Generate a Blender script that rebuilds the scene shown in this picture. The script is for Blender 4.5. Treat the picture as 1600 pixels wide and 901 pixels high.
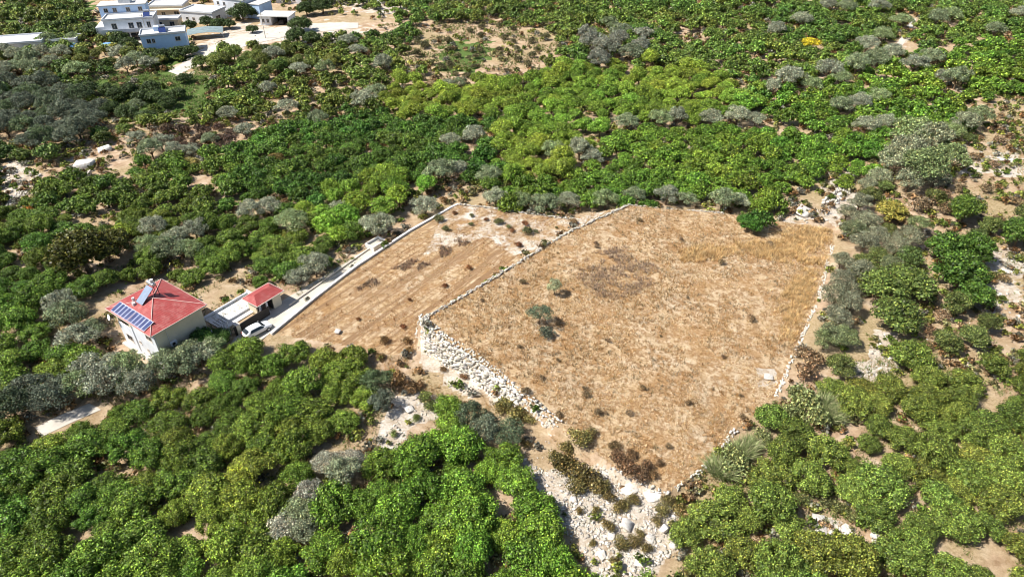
import bpy, bmesh, math, random
import numpy as np
from mathutils import Vector, Matrix, Euler
R = math.radians
rnd = random.Random(7)
rng = np.random.default_rng(7)
scene = bpy.context.scene
for o in list(bpy.data.objects): bpy.data.objects.remove(o)

# ------------------------------------------------------------------ camera
FOC, CAMH, PITCH = 1067.0, 65.0, R(36)
cam_d = bpy.data.cameras.new('camera'); cam = bpy.data.objects.new('camera', cam_d)
scene.collection.objects.link(cam); scene.camera = cam
cam.location = (0, 0, CAMH); cam.rotation_euler = (R(90) - PITCH, 0, 0)
cam_d.sensor_width = 36; cam_d.lens = 36 * FOC / 1600; cam_d.clip_end = 20000; cam_d.clip_start = 0.5
# ------------------------------------------------------------------ light
SUN_EL, SUN_DIR = R(52), (-0.97, -0.22)          # direction the sun stands in
w = bpy.data.worlds.new("World"); scene.world = w; w.use_nodes = True
nt = w.node_tree; bg = nt.nodes['Background']
sky = nt.nodes.new('ShaderNodeTexSky'); sky.sky_type = 'NISHITA'; sky.sun_disc = False
sky.sun_elevation = SUN_EL; sky.sun_rotation = math.atan2(SUN_DIR[0], SUN_DIR[1])
sky.dust_density = 1.0; sky.air_density = 1.0
nt.links.new(sky.outputs[0], bg.inputs[0]); bg.inputs[1].default_value = 0.075
sl = bpy.data.lights.new('sun', 'SUN'); so = bpy.data.objects.new('sun', sl); scene.collection.objects.link(so)
sl.energy = 4.8; sl.angle = R(0.5); sl.color = (1.0, 0.95, 0.87)
sd = Vector((SUN_DIR[0] * math.cos(SUN_EL), SUN_DIR[1] * math.cos(SUN_EL), math.sin(SUN_EL) * math.hypot(*SUN_DIR)))
so.rotation_euler = sd.to_track_quat('Z', 'Y').to_euler()
vs = scene.view_settings
vs.view_transform = 'Standard'; vs.look = 'None'; vs.exposure = 0.72; vs.gamma = 1; vs.use_curve_mapping = False
scene.cycles.filter_width = 0.9
scene.render.resolution_x = 1024; scene.render.resolution_y = 576

# ------------------------------------------------------------------ pixels <-> ground
cT, sT = math.cos(PITCH), math.sin(PITCH)
def at(px, py, z=0.0):
    a = (px - 800) / FOC; b = -(py - 450.5) / FOC
    d = (a, cT + b * sT, -sT + b * cT)
    k = (z - CAMH) / d[2]
    return (d[0] * k, d[1] * k)
def proj(x, y, z=0.0):
    x = np.asarray(x, float); y = np.asarray(y, float); z = np.asarray(z, float) - CAMH
    zc = y * cT - z * sT; up = y * sT + z * cT
    zc = np.where(zc < 1, 1, zc)
    return 800 + FOC * x / zc, 450.5 - FOC * up / zc, zc
def inpoly(x, y, poly):
    x = np.asarray(x, float); y = np.asarray(y, float)
    ins = np.zeros(x.shape, bool); n = len(poly)
    for i in range(n):
        x1, y1 = poly[i]; x2, y2 = poly[(i + 1) % n]
        c = ((y1 > y) != (y2 > y))
        with np.errstate(divide='ignore', invalid='ignore'):
            xi = (x2 - x1) * (y - y1) / ((y2 - y1) if y2 != y1 else 1e-9) + x1
        ins ^= c & (x < xi)
    return ins
def dist_seg(x, y, pts, closed=True):
    best = np.full(np.shape(x), 1e9); n = len(pts)
    for i in range(n if closed else n - 1):
        x1, y1 = pts[i]; x2, y2 = pts[(i + 1) % n]
        dx, dy = x2 - x1, y2 - y1; L = dx * dx + dy * dy + 1e-9
        t = np.clip(((x - x1) * dx + (y - y1) * dy) / L, 0, 1)
        best = np.minimum(best, np.hypot(x - x1 - t * dx, y - y1 - t * dy))
    return best
def vnoise(x, y, s, seed=0):
    x = np.asarray(x, float) / s + 137.3 * seed; y = np.asarray(y, float) / s + 71.7 * seed
    xi = np.floor(x).astype(np.int64); yi = np.floor(y).astype(np.int64); fx = x - xi; fy = y - yi
    fx = fx * fx * (3 - 2 * fx); fy = fy * fy * (3 - 2 * fy)
    def h(a, b):
        n = (a * 374761393 + b * 668265263 + seed * 982451653) & 0xffffffff
        n = ((n ^ (n >> 13)) * 1274126177) & 0xffffffff
        return ((n ^ (n >> 16)) & 0xffff) / 65535.0
    return (h(xi, yi) * (1 - fx) + h(xi + 1, yi) * fx) * (1 - fy) + (h(xi, yi + 1) * (1 - fx) + h(xi + 1, yi + 1) * fx) * fy

# ------------------------------------------------------------------ the two fields and the terrain
def plane3(a, b, c):
    M = np.array([[a[0], a[1], 1], [b[0], b[1], 1], [c[0], c[1], 1]], float)
    return np.linalg.solve(M, np.array([a[2], b[2], c[2]], float))
PU = plane3(at(655, 500, 4.0) + (4.0,), at(1040, 770, 0.6) + (0.6,), at(980, 320, 2.6) + (2.6,))
PL = plane3(at(425, 520, 0.3) + (0.3,), at(640, 560, 0.1) + (0.1,), at(715, 318, 1.5) + (1.5,))
def on_plane(px, py, P):
    z = 0.0
    for _ in range(12):
        x, y = at(px, py, z); z = P[0] * x + P[1] * y + P[2]
    return (x, y)
UP_PX = [(655, 500), (708, 470), (790, 420), (880, 366), (980, 321), (1130, 333), (1215, 346), (1302, 358), (1302, 385), (1278, 470),
         (1243, 550), (1212, 620), (1150, 672), (1092, 738), (1042, 772), (960, 728), (905, 690), (866, 655), (800, 606), (735, 556), (690, 530)]
LO_PX = [(425, 520), (490, 468), (560, 415), (640, 362), (715, 319), (800, 330), (890, 341), (960, 326), (880, 366), (790, 420), (708, 470),
         (660, 500), (655, 545), (600, 556), (520, 535), (460, 526)]
UP = [on_plane(*p, PU) for p in UP_PX]
LO = [on_plane(*p, PL) for p in LO_PX]
def H(x, y):
    x = np.asarray(x, float); y = np.asarray(y, float)
    base = (vnoise(x, y, 38, 1) - .5) * 1.2 + (vnoise(x, y, 11, 2) - .5) * .5
    fade = np.clip((np.hypot(x + 42, y - 82) - 9) / 10, 0, 1)
    fade = np.minimum(fade, np.clip((dist_seg(x, y, [at(365, 540), at(440, 490), at(560, 405), at(715, 316)], False) - 5) / 8, 0, 1))
    near = np.clip(dist_seg(x, y, UP) / 14, 0, 1)
    base = base * fade * (.3 + .7 * near)
    dl = dist_seg(x, y, LO); il = inpoly(x, y, LO)
    zl = PL[0] * x + PL[1] * y + PL[2] + (vnoise(x, y, 9, 5) - .5) * .25
    wl = np.where(il, 1.0, np.clip(1 - dl / 1.6, 0, 1))
    z = base * (1 - wl) + zl * wl
    du = dist_seg(x, y, UP); iu = inpoly(x, y, UP)
    zu = PU[0] * x + PU[1] * y + PU[2] + (vnoise(x, y, 10, 6) - .5) * .3
    wu = np.where(iu, 1.0, np.clip(1 - du / .8, 0, 1))
    return z * (1 - wu) + zu * wu
def h1(x, y): return float(H(np.array([x]), np.array([y]))[0])
def gp(px, py):                                   # ground point seen at a pixel
    z = 0.0
    for _ in range(6):
        x, y = at(px, py, z); z = h1(x, y)
    return x, y, z

# ------------------------------------------------------------------ mesh helpers
def new_obj(name, me, parent=None):
    o = bpy.data.objects.new(name, me); scene.collection.objects.link(o)
    if parent: o.parent = parent
    return o
def tag(o, label, cat, group=None, kind=None):
    if label: o['label'] = label
    if cat: o['category'] = cat
    if group: o['group'] = group
    if kind: o['kind'] = kind
    return o
def empty(name, loc, rz=0.0, label=None, cat=None, group=None):
    o = bpy.data.objects.new(name, None); scene.collection.objects.link(o)
    o.location = loc; o.rotation_euler = (0, 0, rz); o.empty_display_size = .5
    return tag(o, label, cat, group)
def np_mesh(name, V, F, col=None, mat=None, smooth=False):
    """V (n,3); F (m,k) int array of equal-size faces; col (n,3) point colours"""
    me = bpy.data.meshes.new(name); n = len(V); m, k = F.shape
    me.vertices.add(n); me.vertices.foreach_set('co', np.ascontiguousarray(V, np.float32).ravel())
    me.loops.add(m * k); me.loops.foreach_set('vertex_index', np.ascontiguousarray(F, np.int32).ravel())
    me.polygons.add(m); me.polygons.foreach_set('loop_start', np.arange(0, m * k, k, dtype=np.int32))
    me.polygons.foreach_set('loop_total', np.full(m, k, np.int32))
    me.update(calc_edges=True)
    if col is not None:
        a = me.color_attributes.new('tc', 'FLOAT_COLOR', 'POINT')
        a.data.foreach_set('color', np.hstack([col, np.ones((n, 1))]).astype(np.float32).ravel())
    if smooth: me.polygons.foreach_set('use_smooth', np.ones(m, bool))
    if mat: me.materials.append(mat)
    return me
class MB:
    """collects shapes for ONE mesh"""
    def __init__(s): s.v = []; s.f = []
    def add(s, vs_, fs):
        b = len(s.v); s.v += [tuple(p) for p in vs_]; s.f += [tuple(i + b for i in f) for f in fs]; return s
    def box(s, x0, x1, y0, y1, z0, z1):
        return s.add([(x0, y0, z0), (x1, y0, z0), (x1, y1, z0), (x0, y1, z0), (x0, y0, z1), (x1, y0, z1), (x1, y1, z1), (x0, y1, z1)],
                     [(0, 3, 2, 1), (4, 5, 6, 7), (0, 1, 5, 4), (1, 2, 6, 5), (2, 3, 7, 6), (3, 0, 4, 7)])
    def tube(s, p, q, r, r2=None, n=8):
        p = Vector(p); q = Vector(q); d = (q - p).normalized(); r2 = r if r2 is None else r2
        a = d.orthogonal().normalized(); b = d.cross(a); vs_ = []
        for c, rr in ((p, r), (q, r2)):
            for i in range(n):
                t = 2 * math.pi * i / n; vs_.append(c + (a * math.cos(t) + b * math.sin(t)) * rr)
        fs = [(i, (i + 1) % n, n + (i + 1) % n, n + i) for i in range(n)] + [tuple(range(n))[::-1], tuple(range(n, 2 * n))]
        return s.add(vs_, fs)
    def build(s, name, mat, parent=None, bevel=0.0, smooth=False):
        me = bpy.data.meshes.new(name); me.from_pydata(s.v, [], s.f); me.update()
        if bevel:
            bm = bmesh.new(); bm.from_mesh(me); bmesh.ops.bevel(bm, geom=bm.edges[:], offset=bevel, segments=2, affect='EDGES', profile=.7, clamp_overlap=True); bm.to_mesh(me); bm.free()
        if smooth:
            for p in me.polygons: p.use_smooth = True
        me.materials.append(mat)
        return new_obj(name, me, parent)

# ------------------------------------------------------------------ materials
def mat_base(name, rough=.8, spec=.3):
    m = bpy.data.materials.new(name); m.use_nodes = True; n = m.node_tree.nodes; b = n['Principled BSDF']
    b.inputs['Roughness'].default_value = rough; b.inputs['Specular IOR Level'].default_value = spec
    return m, n, m.node_tree.links, b
def noise(n, l, scale, detail=5, rough=.6, vec=None):
    t = n.new('ShaderNodeTexNoise'); t.inputs['Scale'].default_value = scale; t.inputs['Detail'].default_value = detail
    t.inputs['Roughness'].default_value = rough
    if vec: l.new(vec, t.inputs['Vector'])
    return t.outputs['Fac']
def ramp(n, l, fac, stops):
    r = n.new('ShaderNodeValToRGB'); e = r.color_ramp.elements
    while len(e) < len(stops): e.new(.5)
    for k, (p, c) in enumerate(stops): e[k].position = p; e[k].color = (*c, 1) if len(c) == 3 else c
    l.new(fac, r.inputs[0]); return r.outputs[0]
def mixc(n, l, fac, a, b, mode='MIX'):
    m = n.new('ShaderNodeMix'); m.data_type = 'RGBA'; m.blend_type = mode
    for s, v in ((0, fac), (6, a), (7, b)):
        if isinstance(v, (int, float)): m.inputs[s].default_value = v
        elif isinstance(v, tuple): m.inputs[s].default_value = (*v, 1)
        else: l.new(v, m.inputs[s])
    return m.outputs[2]
def bump(n, l, b, h, strength=.4, dist=.1):
    u = n.new('ShaderNodeBump'); u.inputs['Strength'].default_value = strength; u.inputs['Distance'].default_value = dist
    l.new(h, u.inputs['Height']); l.new(u.outputs[0], b.inputs['Normal'])
def simple(name, col, rough=.7, spec=.3, var=.12, scale=1.5, metal=0, bmp=.0):
    m, n, l, b = mat_base(name, rough, spec); g = n.new('ShaderNodeNewGeometry').outputs['Position']
    f = noise(n, l, scale, 6, .65, g)
    c = ramp(n, l, f, [(.3, tuple(x * (1 - var) for x in col)), (.7, tuple(min(1, x * (1 + var)) for x in col))])
    l.new(c, b.inputs['Base Color']); b.inputs['Metallic'].default_value = metal
    if bmp: bump(n, l, b, noise(n, l, scale * 12, 4, .6, g), bmp, .03)
    return m
# ground: soil, pale rock and gravel, meadow, straw field, from masks stored per vertex (R pale, G meadow, B straw)
def make_ground():
    m, n, l, b = mat_base('ground', .95, .1); g = n.new('ShaderNodeNewGeometry').outputs['Position']
    at_ = n.new('ShaderNodeAttribute'); at_.attribute_name = 'tc'; sp = n.new('ShaderNodeSeparateColor'); l.new(at_.outputs['Color'], sp.inputs[0])
    nb = noise(n, l, .06, 5, .6, g); nm = noise(n, l, .45, 6, .65, g); nf = noise(n, l, 3.2, 5, .75, g); nff = noise(n, l, 9, 3, .8, g)
    soil = ramp(n, l, nm, [(.32, (.30, .19, .11)), (.5, (.50, .36, .24)), (.68, (.66, .53, .40))])
    soil = mixc(n, l, ramp(n, l, nb, [(.42, (0, 0, 0)), (.6, (1, 1, 1))]), soil, ramp(n, l, nf, [(.35, (.22, .17, .07)), (.5, (.42, .32, .18)), (.65, (.58, .46, .30))]))
    pale = ramp(n, l, mixc(n, l, .5, nf, nm), [(.34, (.30, .21, .13)), (.46, (.52, .43, .33)), (.56, (.66, .60, .52)), (.68, (.80, .78, .74))])
    mead = ramp(n, l, nf, [(.3, (.05, .10, .02)), (.5, (.10, .17, .04)), (.7, (.24, .24, .10))])
    straw = ramp(n, l, nm, [(.34, (.32, .20, .095)), (.45, (.51, .36, .20)), (.56, (.67, .53, .36)), (.70, (.76, .66, .52))])
    sf = ramp(n, l, nf, [(.30, (.27, .15, .06)), (.47, (.56, .38, .20)), (.66, (.75, .61, .42))])
    straw = mixc(n, l, .55, straw, sf)
    big = noise(n, l, .11, 4, .6, g)
    straw = mixc(n, l, ramp(n, l, big, [(.45, (0, 0, 0)), (.68, (.6, .6, .6))]), straw, ramp(n, l, nf, [(.32, (.33, .25, .17)), (.52, (.56, .46, .34)), (.7, (.74, .66, .54))]))
    cl = noise(n, l, 1.1, 4, .7, g)
    straw = mixc(n, l, ramp(n, l, cl, [(.47, (0, 0, 0)), (.56, (.85, .85, .85))]), straw, ramp(n, l, nf, [(.35, (.20, .12, .06)), (.6, (.42, .25, .12)), (.75, (.60, .42, .25))]))
    bl_ = noise(n, l, .28, 5, .7, g)
    straw = mixc(n, l, ramp(n, l, bl_, [(.49, (0, 0, 0)), (.58, (.75, .75, .75))]), straw, ramp(n, l, nf, [(.35, (.25, .13, .05)), (.65, (.52, .32, .15))]))
    # plough lines, on the narrow field only (mask stored in the alpha of tc)
    mp = n.new('ShaderNodeMapping'); mp.inputs['Rotation'].default_value = (0, 0, R(-52)); l.new(g, mp.inputs[0])
    mp2 = n.new('ShaderNodeMapping'); mp2.inputs['Scale'].default_value = (.035, 1.0, .05); l.new(mp.outputs[0], mp2.inputs[0])
    st1 = noise(n, l, 1.1, 4, .75, mp2.outputs[0]); wvo = ramp(n, l, st1, [(.43, (1, 1, 1)), (.53, (0, 0, 0))])
    fm = n.new('ShaderNodeAttribute'); fm.attribute_name = 'furrow'; fmu = n.new('ShaderNodeMath'); fmu.operation = 'MULTIPLY'; l.new(fm.outputs['Fac'], fmu.inputs[0]); l.new(wvo, fmu.inputs[1])
    straw = mixc(n, l, fmu.outputs[0], straw, (.30, .185, .10))
    def brk(ch):                                    # break up the edge of each mask
        a = n.new('ShaderNodeMath'); a.operation = 'ADD'; l.new(sp.outputs[ch], a.inputs[0]); l.new(nm, a.inputs[1])
        return ramp(n, l, a.outputs[0], [(.86, (0, 0, 0)), (1.0, (1, 1, 1))])
    c = mixc(n, l, brk(1), soil, mead); c = mixc(n, l, brk(2), c, straw); c = mixc(n, l, brk(0), c, pale)
    c = mixc(n, l, .45, c, ramp(n, l, nff, [(.3, (.45, .45, .45)), (.5, (.95, .95, .95)), (.7, (1, 1, 1))]), 'MULTIPLY')
    l.new(c, b.inputs['Base Color'])
    ad = n.new('ShaderNodeMath'); ad.operation = 'ADD'; l.new(nf, ad.inputs[0]); l.new(nff, ad.inputs[1])
    bump(n, l, b, ad.outputs[0], .7, .25)
    return m
# foliage: object colour x per-leaf colour x noise
def make_foliage(name='foliage', transl=.22, rough=.45):
    m, n, l, b = mat_base(name, rough, .25)
    a = n.new('ShaderNodeAttribute'); a.attribute_name = 'tc'; oi = n.new('ShaderNodeObjectInfo')
    c = mixc(n, l, 1.0, oi.outputs['Color'], a.outputs['Color'], 'MULTIPLY')
    hv = n.new('ShaderNodeHueSaturation'); l.new(c, hv.inputs['Color'])
    g = n.new('ShaderNodeNewGeometry').outputs['Position']; f = noise(n, l, 1.1, 4, .6, g)
    mr = n.new('ShaderNodeMapRange'); l.new(f, mr.inputs[0]); mr.inputs[1].default_value = .3; mr.inputs[2].default_value = .7
    mr.inputs[3].default_value = .7; mr.inputs[4].default_value = 1.5; l.new(mr.outputs[0], hv.inputs['Value'])
    l.new(hv.outputs[0], b.inputs['Base Color'])
    t = n.new('ShaderNodeBsdfTranslucent'); l.new(hv.outputs[0], t.inputs[0])
    mx = n.new('ShaderNodeMixShader'); mx.inputs[0].default_value = transl
    l.new(b.outputs[0], mx.inputs[1]); l.new(t.outputs[0], mx.inputs[2]); l.new(mx.outputs[0], n['Material Output'].inputs[0])
    return m
def make_stone():
    m, n, l, b = mat_base('limestone', .9, .15); g = n.new('ShaderNodeNewGeometry').outputs['Position']
    a = n.new('ShaderNodeAttribute'); a.attribute_name = 'tc'
    c = ramp(n, l, noise(n, l, 3, 6, .7, g), [(.28, (.40, .33, .25)), (.45, (.60, .56, .50)), (.65, (.76, .74, .70))])
    l.new(mixc(n, l, 1.0, c, a.outputs['Color'], 'MULTIPLY'), b.inputs['Base Color']); bump(n, l, b, noise(n, l, 14, 4, .7, g), .5, .05)
    return m
def make_roof(name, col):
    m, n, l, b = mat_base(name, .55, .3); tc = n.new('ShaderNodeTexCoord').outputs['Object']
    wv = n.new('ShaderNodeTexWave'); wv.wave_type = 'BANDS'; wv.bands_direction = 'Z'; wv.inputs['Scale'].default_value = 3.4; wv.inputs['Distortion'].default_value = .3; l.new(tc, wv.inputs[0])
    c = ramp(n, l, noise(n, l, 2.5, 5, .7, tc), [(.3, tuple(x * .75 for x in col)), (.7, tuple(min(1, x * 1.15) for x in col))])
    c = mixc(n, l, .6, c, ramp(n, l, wv.outputs[1], [(.0, (.5, .5, .5)), (.5, (1, 1, 1))]), 'MULTIPLY')
    c = mixc(n, l, ramp(n, l, noise(n, l, .8, 6, .75, tc), [(.48, (0, 0, 0)), (.7, (.45, .45, .45))]), c, (.50, .30, .26))
    l.new(c, b.inputs['Base Color']); bump(n, l, b, wv.outputs[1], .3, .05); return m
M = {}
M['ground'] = make_ground(); M['foliage'] = make_foliage(); M['dry'] = make_foliage('dry_stalks', .15, .8); M['stone'] = make_stone()
M['bark'] = simple('bark', (.16, .115, .075), .9, .1, .3, 6, 0, .6)
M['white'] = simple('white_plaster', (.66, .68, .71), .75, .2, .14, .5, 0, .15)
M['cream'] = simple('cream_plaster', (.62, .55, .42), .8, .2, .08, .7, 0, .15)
M['blue'] = simple('pale_blue_plaster', (.45, .60, .82), .8, .2, .10, .6, 0, .1)
M['concrete'] = simple('concrete', (.52, .48, .42), .9, .15, .16, .5, 0, .3)
M['road'] = simple('concrete_driveway', (.50, .46, .39), .9, .15, .18, .45, 0, .3)
M['palecon'] = simple('whitened_concrete', (.62, .61, .59), .85, .2, .12, .6, 0, .2)
M['flatroof'] = simple('weathered_flat_roof', (.50, .49, .47), .9, .15, .18, .35, 0, .2)
M['red'] = make_roof('red_roof_tiles', (.36, .066, .062))
M['trim'] = simple('trim', (.55, .48, .42), .6, .3, .06)
M['dark'] = simple('painted_shade', (.035, .033, .032), .8, .2, .2)  # near-black colour standing in for the shade inside openings
M['glass'] = simple('window_glass', (.03, .04, .05), .12, .6, .2)
M['metal'] = simple('galvanised_steel', (.55, .56, .58), .35, .5, .1, 4, .8)
M['iron'] = simple('dark_iron', (.035, .03, .028), .6, .3, .2)
M['pvframe'] = simple('panel_frame', (.72, .76, .82), .4, .5, .05)
M['pv'] = simple('solar_cells', (.012, .03, .13), .35, .4, .25, 3)
M['paint'] = simple('white_car_paint', (.80, .80, .80), .22, .5, .02)
M['rubber'] = simple('tyre_rubber', (.02, .02, .02), .8, .2, .1)
M['lampred'] = simple('tail_lamp_red', (.35, .02, .02), .2, .5, .05)
M['lampclear'] = simple('headlamp_clear', (.7, .72, .75), .12, .6, .05)
M['tarpblue'] = simple('blue_sheet', (.16, .34, .60), .5, .3, .2, 1.2)
M['net'] = simple('grey_green_net', (.20, .26, .27), .7, .2, .25, .8)
M['tin'] = simple('pale_tin_sheet', (.58, .58, .58), .5, .4, .2, .9)

# ------------------------------------------------------------------ ground sheet, split into ground and the two fields
def axis(lo, hi, a, b, fine, mid):
    xs = list(np.arange(a, b, fine)); x = a
    while x > lo: x -= mid; xs.insert(0, x)
    x = xs[-1]
    while x < hi: x += mid; xs.append(x)
    st = mid
    for _ in range(26):
        st *= 1.35; xs.insert(0, xs[0] - st); xs.append(xs[-1] + st)
    return np.array(xs)
PALE = [  # limestone rubble, gravel, dusty yards (picture outline -> ground)
    [(612, 612), (660, 605), (700, 630), (650, 665), (632, 700), (598, 706), (606, 660)],
    [(655, 500), (690, 525), (740, 556), (800, 600), (870, 650), (878, 672), (800, 640), (700, 600), (645, 556)],
    [(850, 735), (905, 720), (960, 730), (1042, 768), (1062, 800), (1062, 855), (1030, 880), (1010, 905), (935, 910), (900, 850), (845, 800), (815, 715)],
    [(300, 78), (345, 45), (400, 35), (470, 40), (520, 35), (600, 50), (560, 62), (470, 66), (400, 75), (345, 82), (285, 118), (262, 120)],
    [(200, 55), (235, 60), (240, 85), (215, 80)], [(530, 0), (610, 0), (650, 20), (610, 26), (530, 14)],
    [(105, 240), (150, 240), (150, 290), (105, 290)], [(0, 260), (45, 250), (60, 290), (30, 330), (0, 335)],
    [(1395, 85), (1415, 60), (1430, 20), (1440, 20), (1430, 60), (1410, 80)],
    [(1290, 270), (1330, 265), (1345, 310), (1310, 350), (1225, 350), (1240, 325), (1290, 318)],
    [(1490, 240), (1600, 235), (1600, 275), (1500, 275)], [(1545, 380), (1600, 400), (1600, 470), (1530, 500), (1520, 450)],
    [(1375, 520), (1402, 520), (1400, 600), (1350, 600), (1310, 565), (1350, 570)],
    [(1255, 815), (1290, 805), (1345, 835), (1335, 855), (1285, 845)],
    [(380, 880), (430, 870), (420, 905), (375, 905)],
]
SOILZ = [[(560, 560), (640, 555), (700, 590), (800, 625), (870, 665), (960, 730), (860, 740), (800, 700), (700, 640), (600, 620)],
         [(640, 30), (870, 40), (880, 90), (820, 140), (690, 140), (650, 80)], [(1340, 250), (1600, 160), (1600, 640), (1430, 560), (1340, 330)],
         [(400, 520), (520, 530), (600, 590), (520, 540)]]
MEAD = [[(130, 125), (240, 108), (330, 120), (330, 175), (250, 185), (170, 170)], [(215, 90), (330, 80), (300, 100), (220, 108)], [(690, 60), (780, 70), (740, 120), (680, 110)],
        [(0, 0), (150, 0), (150, 60), (0, 60)]]
def mask_at(px, py, polys, x, y):
    jx = px + (vnoise(x, y, 2.2, 11) - .5) * 26; jy = py + (vnoise(x, y, 2.2, 12) - .5) * 18
    o = np.zeros(px.shape)
    for p in polys: o[inpoly(jx, jy, p)] = 1
    return o
xs = axis(-240, 240, -48, 66, .45, 1.1); ys = axis(20, 330, 42, 124, .45, 1.1)
GX, GY = np.meshgrid(xs, ys); gx, gy = GX.ravel(), GY.ravel()
gz = H(gx, gy); ppx, ppy, pzc = proj(gx, gy, gz)
vis = gy > 15
pale = mask_at(ppx, ppy, PALE, gx, gy) * vis; mead = mask_at(ppx, ppy, MEAD, gx, gy) * vis
soilz = mask_at(ppx, ppy, SOILZ, gx, gy) * vis
inU, inL = inpoly(gx, gy, UP), inpoly(gx, gy, LO)
straw = np.where(inU | inL, 1.0, 0.0); straw = np.maximum(straw, soilz * .42)
lost = vnoise(gx, gy, 3, 20)
stony = inL & inpoly(ppx, ppy, [(700, 318), (960, 320), (900, 375), (800, 400), (760, 370), (660, 400)])
pale = np.where(stony, .42, pale * np.where(pale > 0, .62, 0)); pale = np.where(inU, 0, pale)
pale = np.where(inU & inpoly(ppx, ppy, [(1180, 575), (1215, 575), (1215, 605), (1185, 605)]), .55, pale)
col = np.stack([pale, mead * .6, straw * .62 + .0], 1)
V = np.stack([gx, gy, gz], 1); nx, ny = len(xs), len(ys)
I = np.arange(nx * ny).reshape(ny, nx)
F = np.stack([I[:-1, :-1].ravel(), I[:-1, 1:].ravel(), I[1:, 1:].ravel(), I[1:, :-1].ravel()], 1)
cxy = V[F].mean(1); fu = inpoly(cxy[:, 0], cxy[:, 1], UP); fl = inpoly(cxy[:, 0], cxy[:, 1], LO) & ~fu
def sub(name, sel, label):
    f = F[sel]; u, inv = np.unique(f, return_inverse=True)
    me = np_mesh(name, V[u], inv.reshape(f.shape), col[u], M['ground'], True)
    fa_ = me.attributes.new('furrow', 'FLOAT', 'POINT'); fa_.data.foreach_set('value', np.full(len(u), 1.0 if name == 'lower_field' else 0.0, np.float32))
    o = new_obj(name, me); o['kind'] = 'structure'; o['label'] = label; return o
sub('ground', ~(fu | fl), 'dry stony ground under the orchards')
sub('upper_field', fu, 'large raised field of dry straw coloured grass')
sub('lower_field', fl, 'narrow tilled dry field beside the driveway')

# ------------------------------------------------------------------ paths
def ribbon(name, L, Rr, mat, label, lift=.05, seg=3.0, thick=.12):
    """L, Rr = matching left/right edge points"""
    mb = MB(); rows = []
    for i in range(len(L) - 1):
        n = max(1, int(math.hypot(L[i + 1][0] - L[i][0], L[i + 1][1] - L[i][1]) / seg))
        for k in range(n + (i == len(L) - 2)):
            t = k / n; rows.append([(L[i][j] * (1 - t) + L[i + 1][j] * t, Rr[i][j] * (1 - t) + Rr[i + 1][j] * t) for j in (0, 1)])
    vs_ = []
    for r in rows:
        for s in range(5):
            x = r[0][0] + (r[0][1] - r[0][0]) * s / 4; y = r[1][0] + (r[1][1] - r[1][0]) * s / 4; vs_.append((x, y, h1(x, y) + lift))
    nr = len(rows); top = [(a * 5 + s, a * 5 + s + 1, (a + 1) * 5 + s + 1, (a + 1) * 5 + s) for a in range(nr - 1) for s in range(4)]
    n0 = len(vs_); vs_ += [(x, y, z - thick - lift) for x, y, z in vs_]
    sides = [((a) * 5, (a + 1) * 5, n0 + (a + 1) * 5, n0 + a * 5) for a in range(nr - 1)] + [((a) * 5 + 4, n0 + a * 5 + 4, n0 + (a + 1) * 5 + 4, (a + 1) * 5 + 4) for a in range(nr - 1)]
    mb.add(vs_, top + sides); o = mb.build(name, mat); o['kind'] = 'structure'; o['label'] = label; return o
g2 = lambda px, py: gp(px, py)[:2]
ribbon('driveway', [g2(352, 548), g2(375, 517), g2(438, 472), g2(528, 418), g2(586, 381)], [g2(380, 552), g2(418, 524), g2(480, 474), g2(548, 425), g2(592, 388)], M['road'], 'pale concrete driveway with the white car on it', .06)
ribbon('footpath', [g2(55, 668), g2(95, 648), g2(140, 630)], [g2(66, 682), g2(112, 660), g2(158, 640)], M['concrete'], 'short concrete path between the orchards at left', .06)
ribbon('village_road', [g2(262, 112), g2(300, 92), g2(335, 70), g2(400, 48), g2(470, 38), g2(560, 36)], [g2(278, 118), g2(318, 98), g2(352, 80), g2(410, 66), g2(475, 52), g2(560, 44)], M['concrete'], 'pale concrete road through the hamlet', .08, 4)
ribbon('hill_path', [g2(1394, 78), g2(1408, 58), g2(1424, 28)], [g2(1404, 80), g2(1418, 60), g2(1432, 30)], M['concrete'], 'pale track between the olives at upper right', .06)
HR = R(-34.7); U = Vector((math.cos(HR), math.sin(HR), 0)); Vv = Vector((-math.sin(HR), math.cos(HR), 0))

# ------------------------------------------------------------------ stones
def hull(seed, n=11, flat=.7):
    r = random.Random(seed); bm = bmesh.new()
    for _ in range(n):
        v = Vector((r.gauss(0, 1), r.gauss(0, 1), r.gauss(0, 1))).normalized(); v = Vector((v.x * r.uniform(.8, 1.15), v.y * r.uniform(.65, .95), v.z * flat)); bm.verts.new(v * .5)
    res = bmesh.ops.convex_hull(bm, input=bm.verts[:]); bmesh.ops.delete(bm, geom=[e for e in res['geom_interior'] if isinstance(e, bmesh.types.BMVert)], context='VERTS')
    bmesh.ops.triangulate(bm, faces=bm.faces[:]); bm.verts.index_update()
    V_ = np.array([v.co[:] for v in bm.verts]); F_ = np.array([[v.index for v in f.verts] for f in bm.faces]); bm.free(); return V_, F_
HULLS = [hull(i) for i in range(14)]
class Batch:
    def __init__(s): s.v = []; s.f = []; s.c = []; s.n = 0
    def put(s, V_, F_, C_): s.v.append(V_); s.f.append(F_ + s.n); s.c.append(C_); s.n += len(V_)
    def mesh(s, name, mat, smooth=False): return np_mesh(name, np.vstack(s.v), np.vstack(s.f), np.vstack(s.c), mat, smooth)
def rotm(a, b=0, c=0): return np.array(Euler((b, c, a)).to_matrix())
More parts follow.
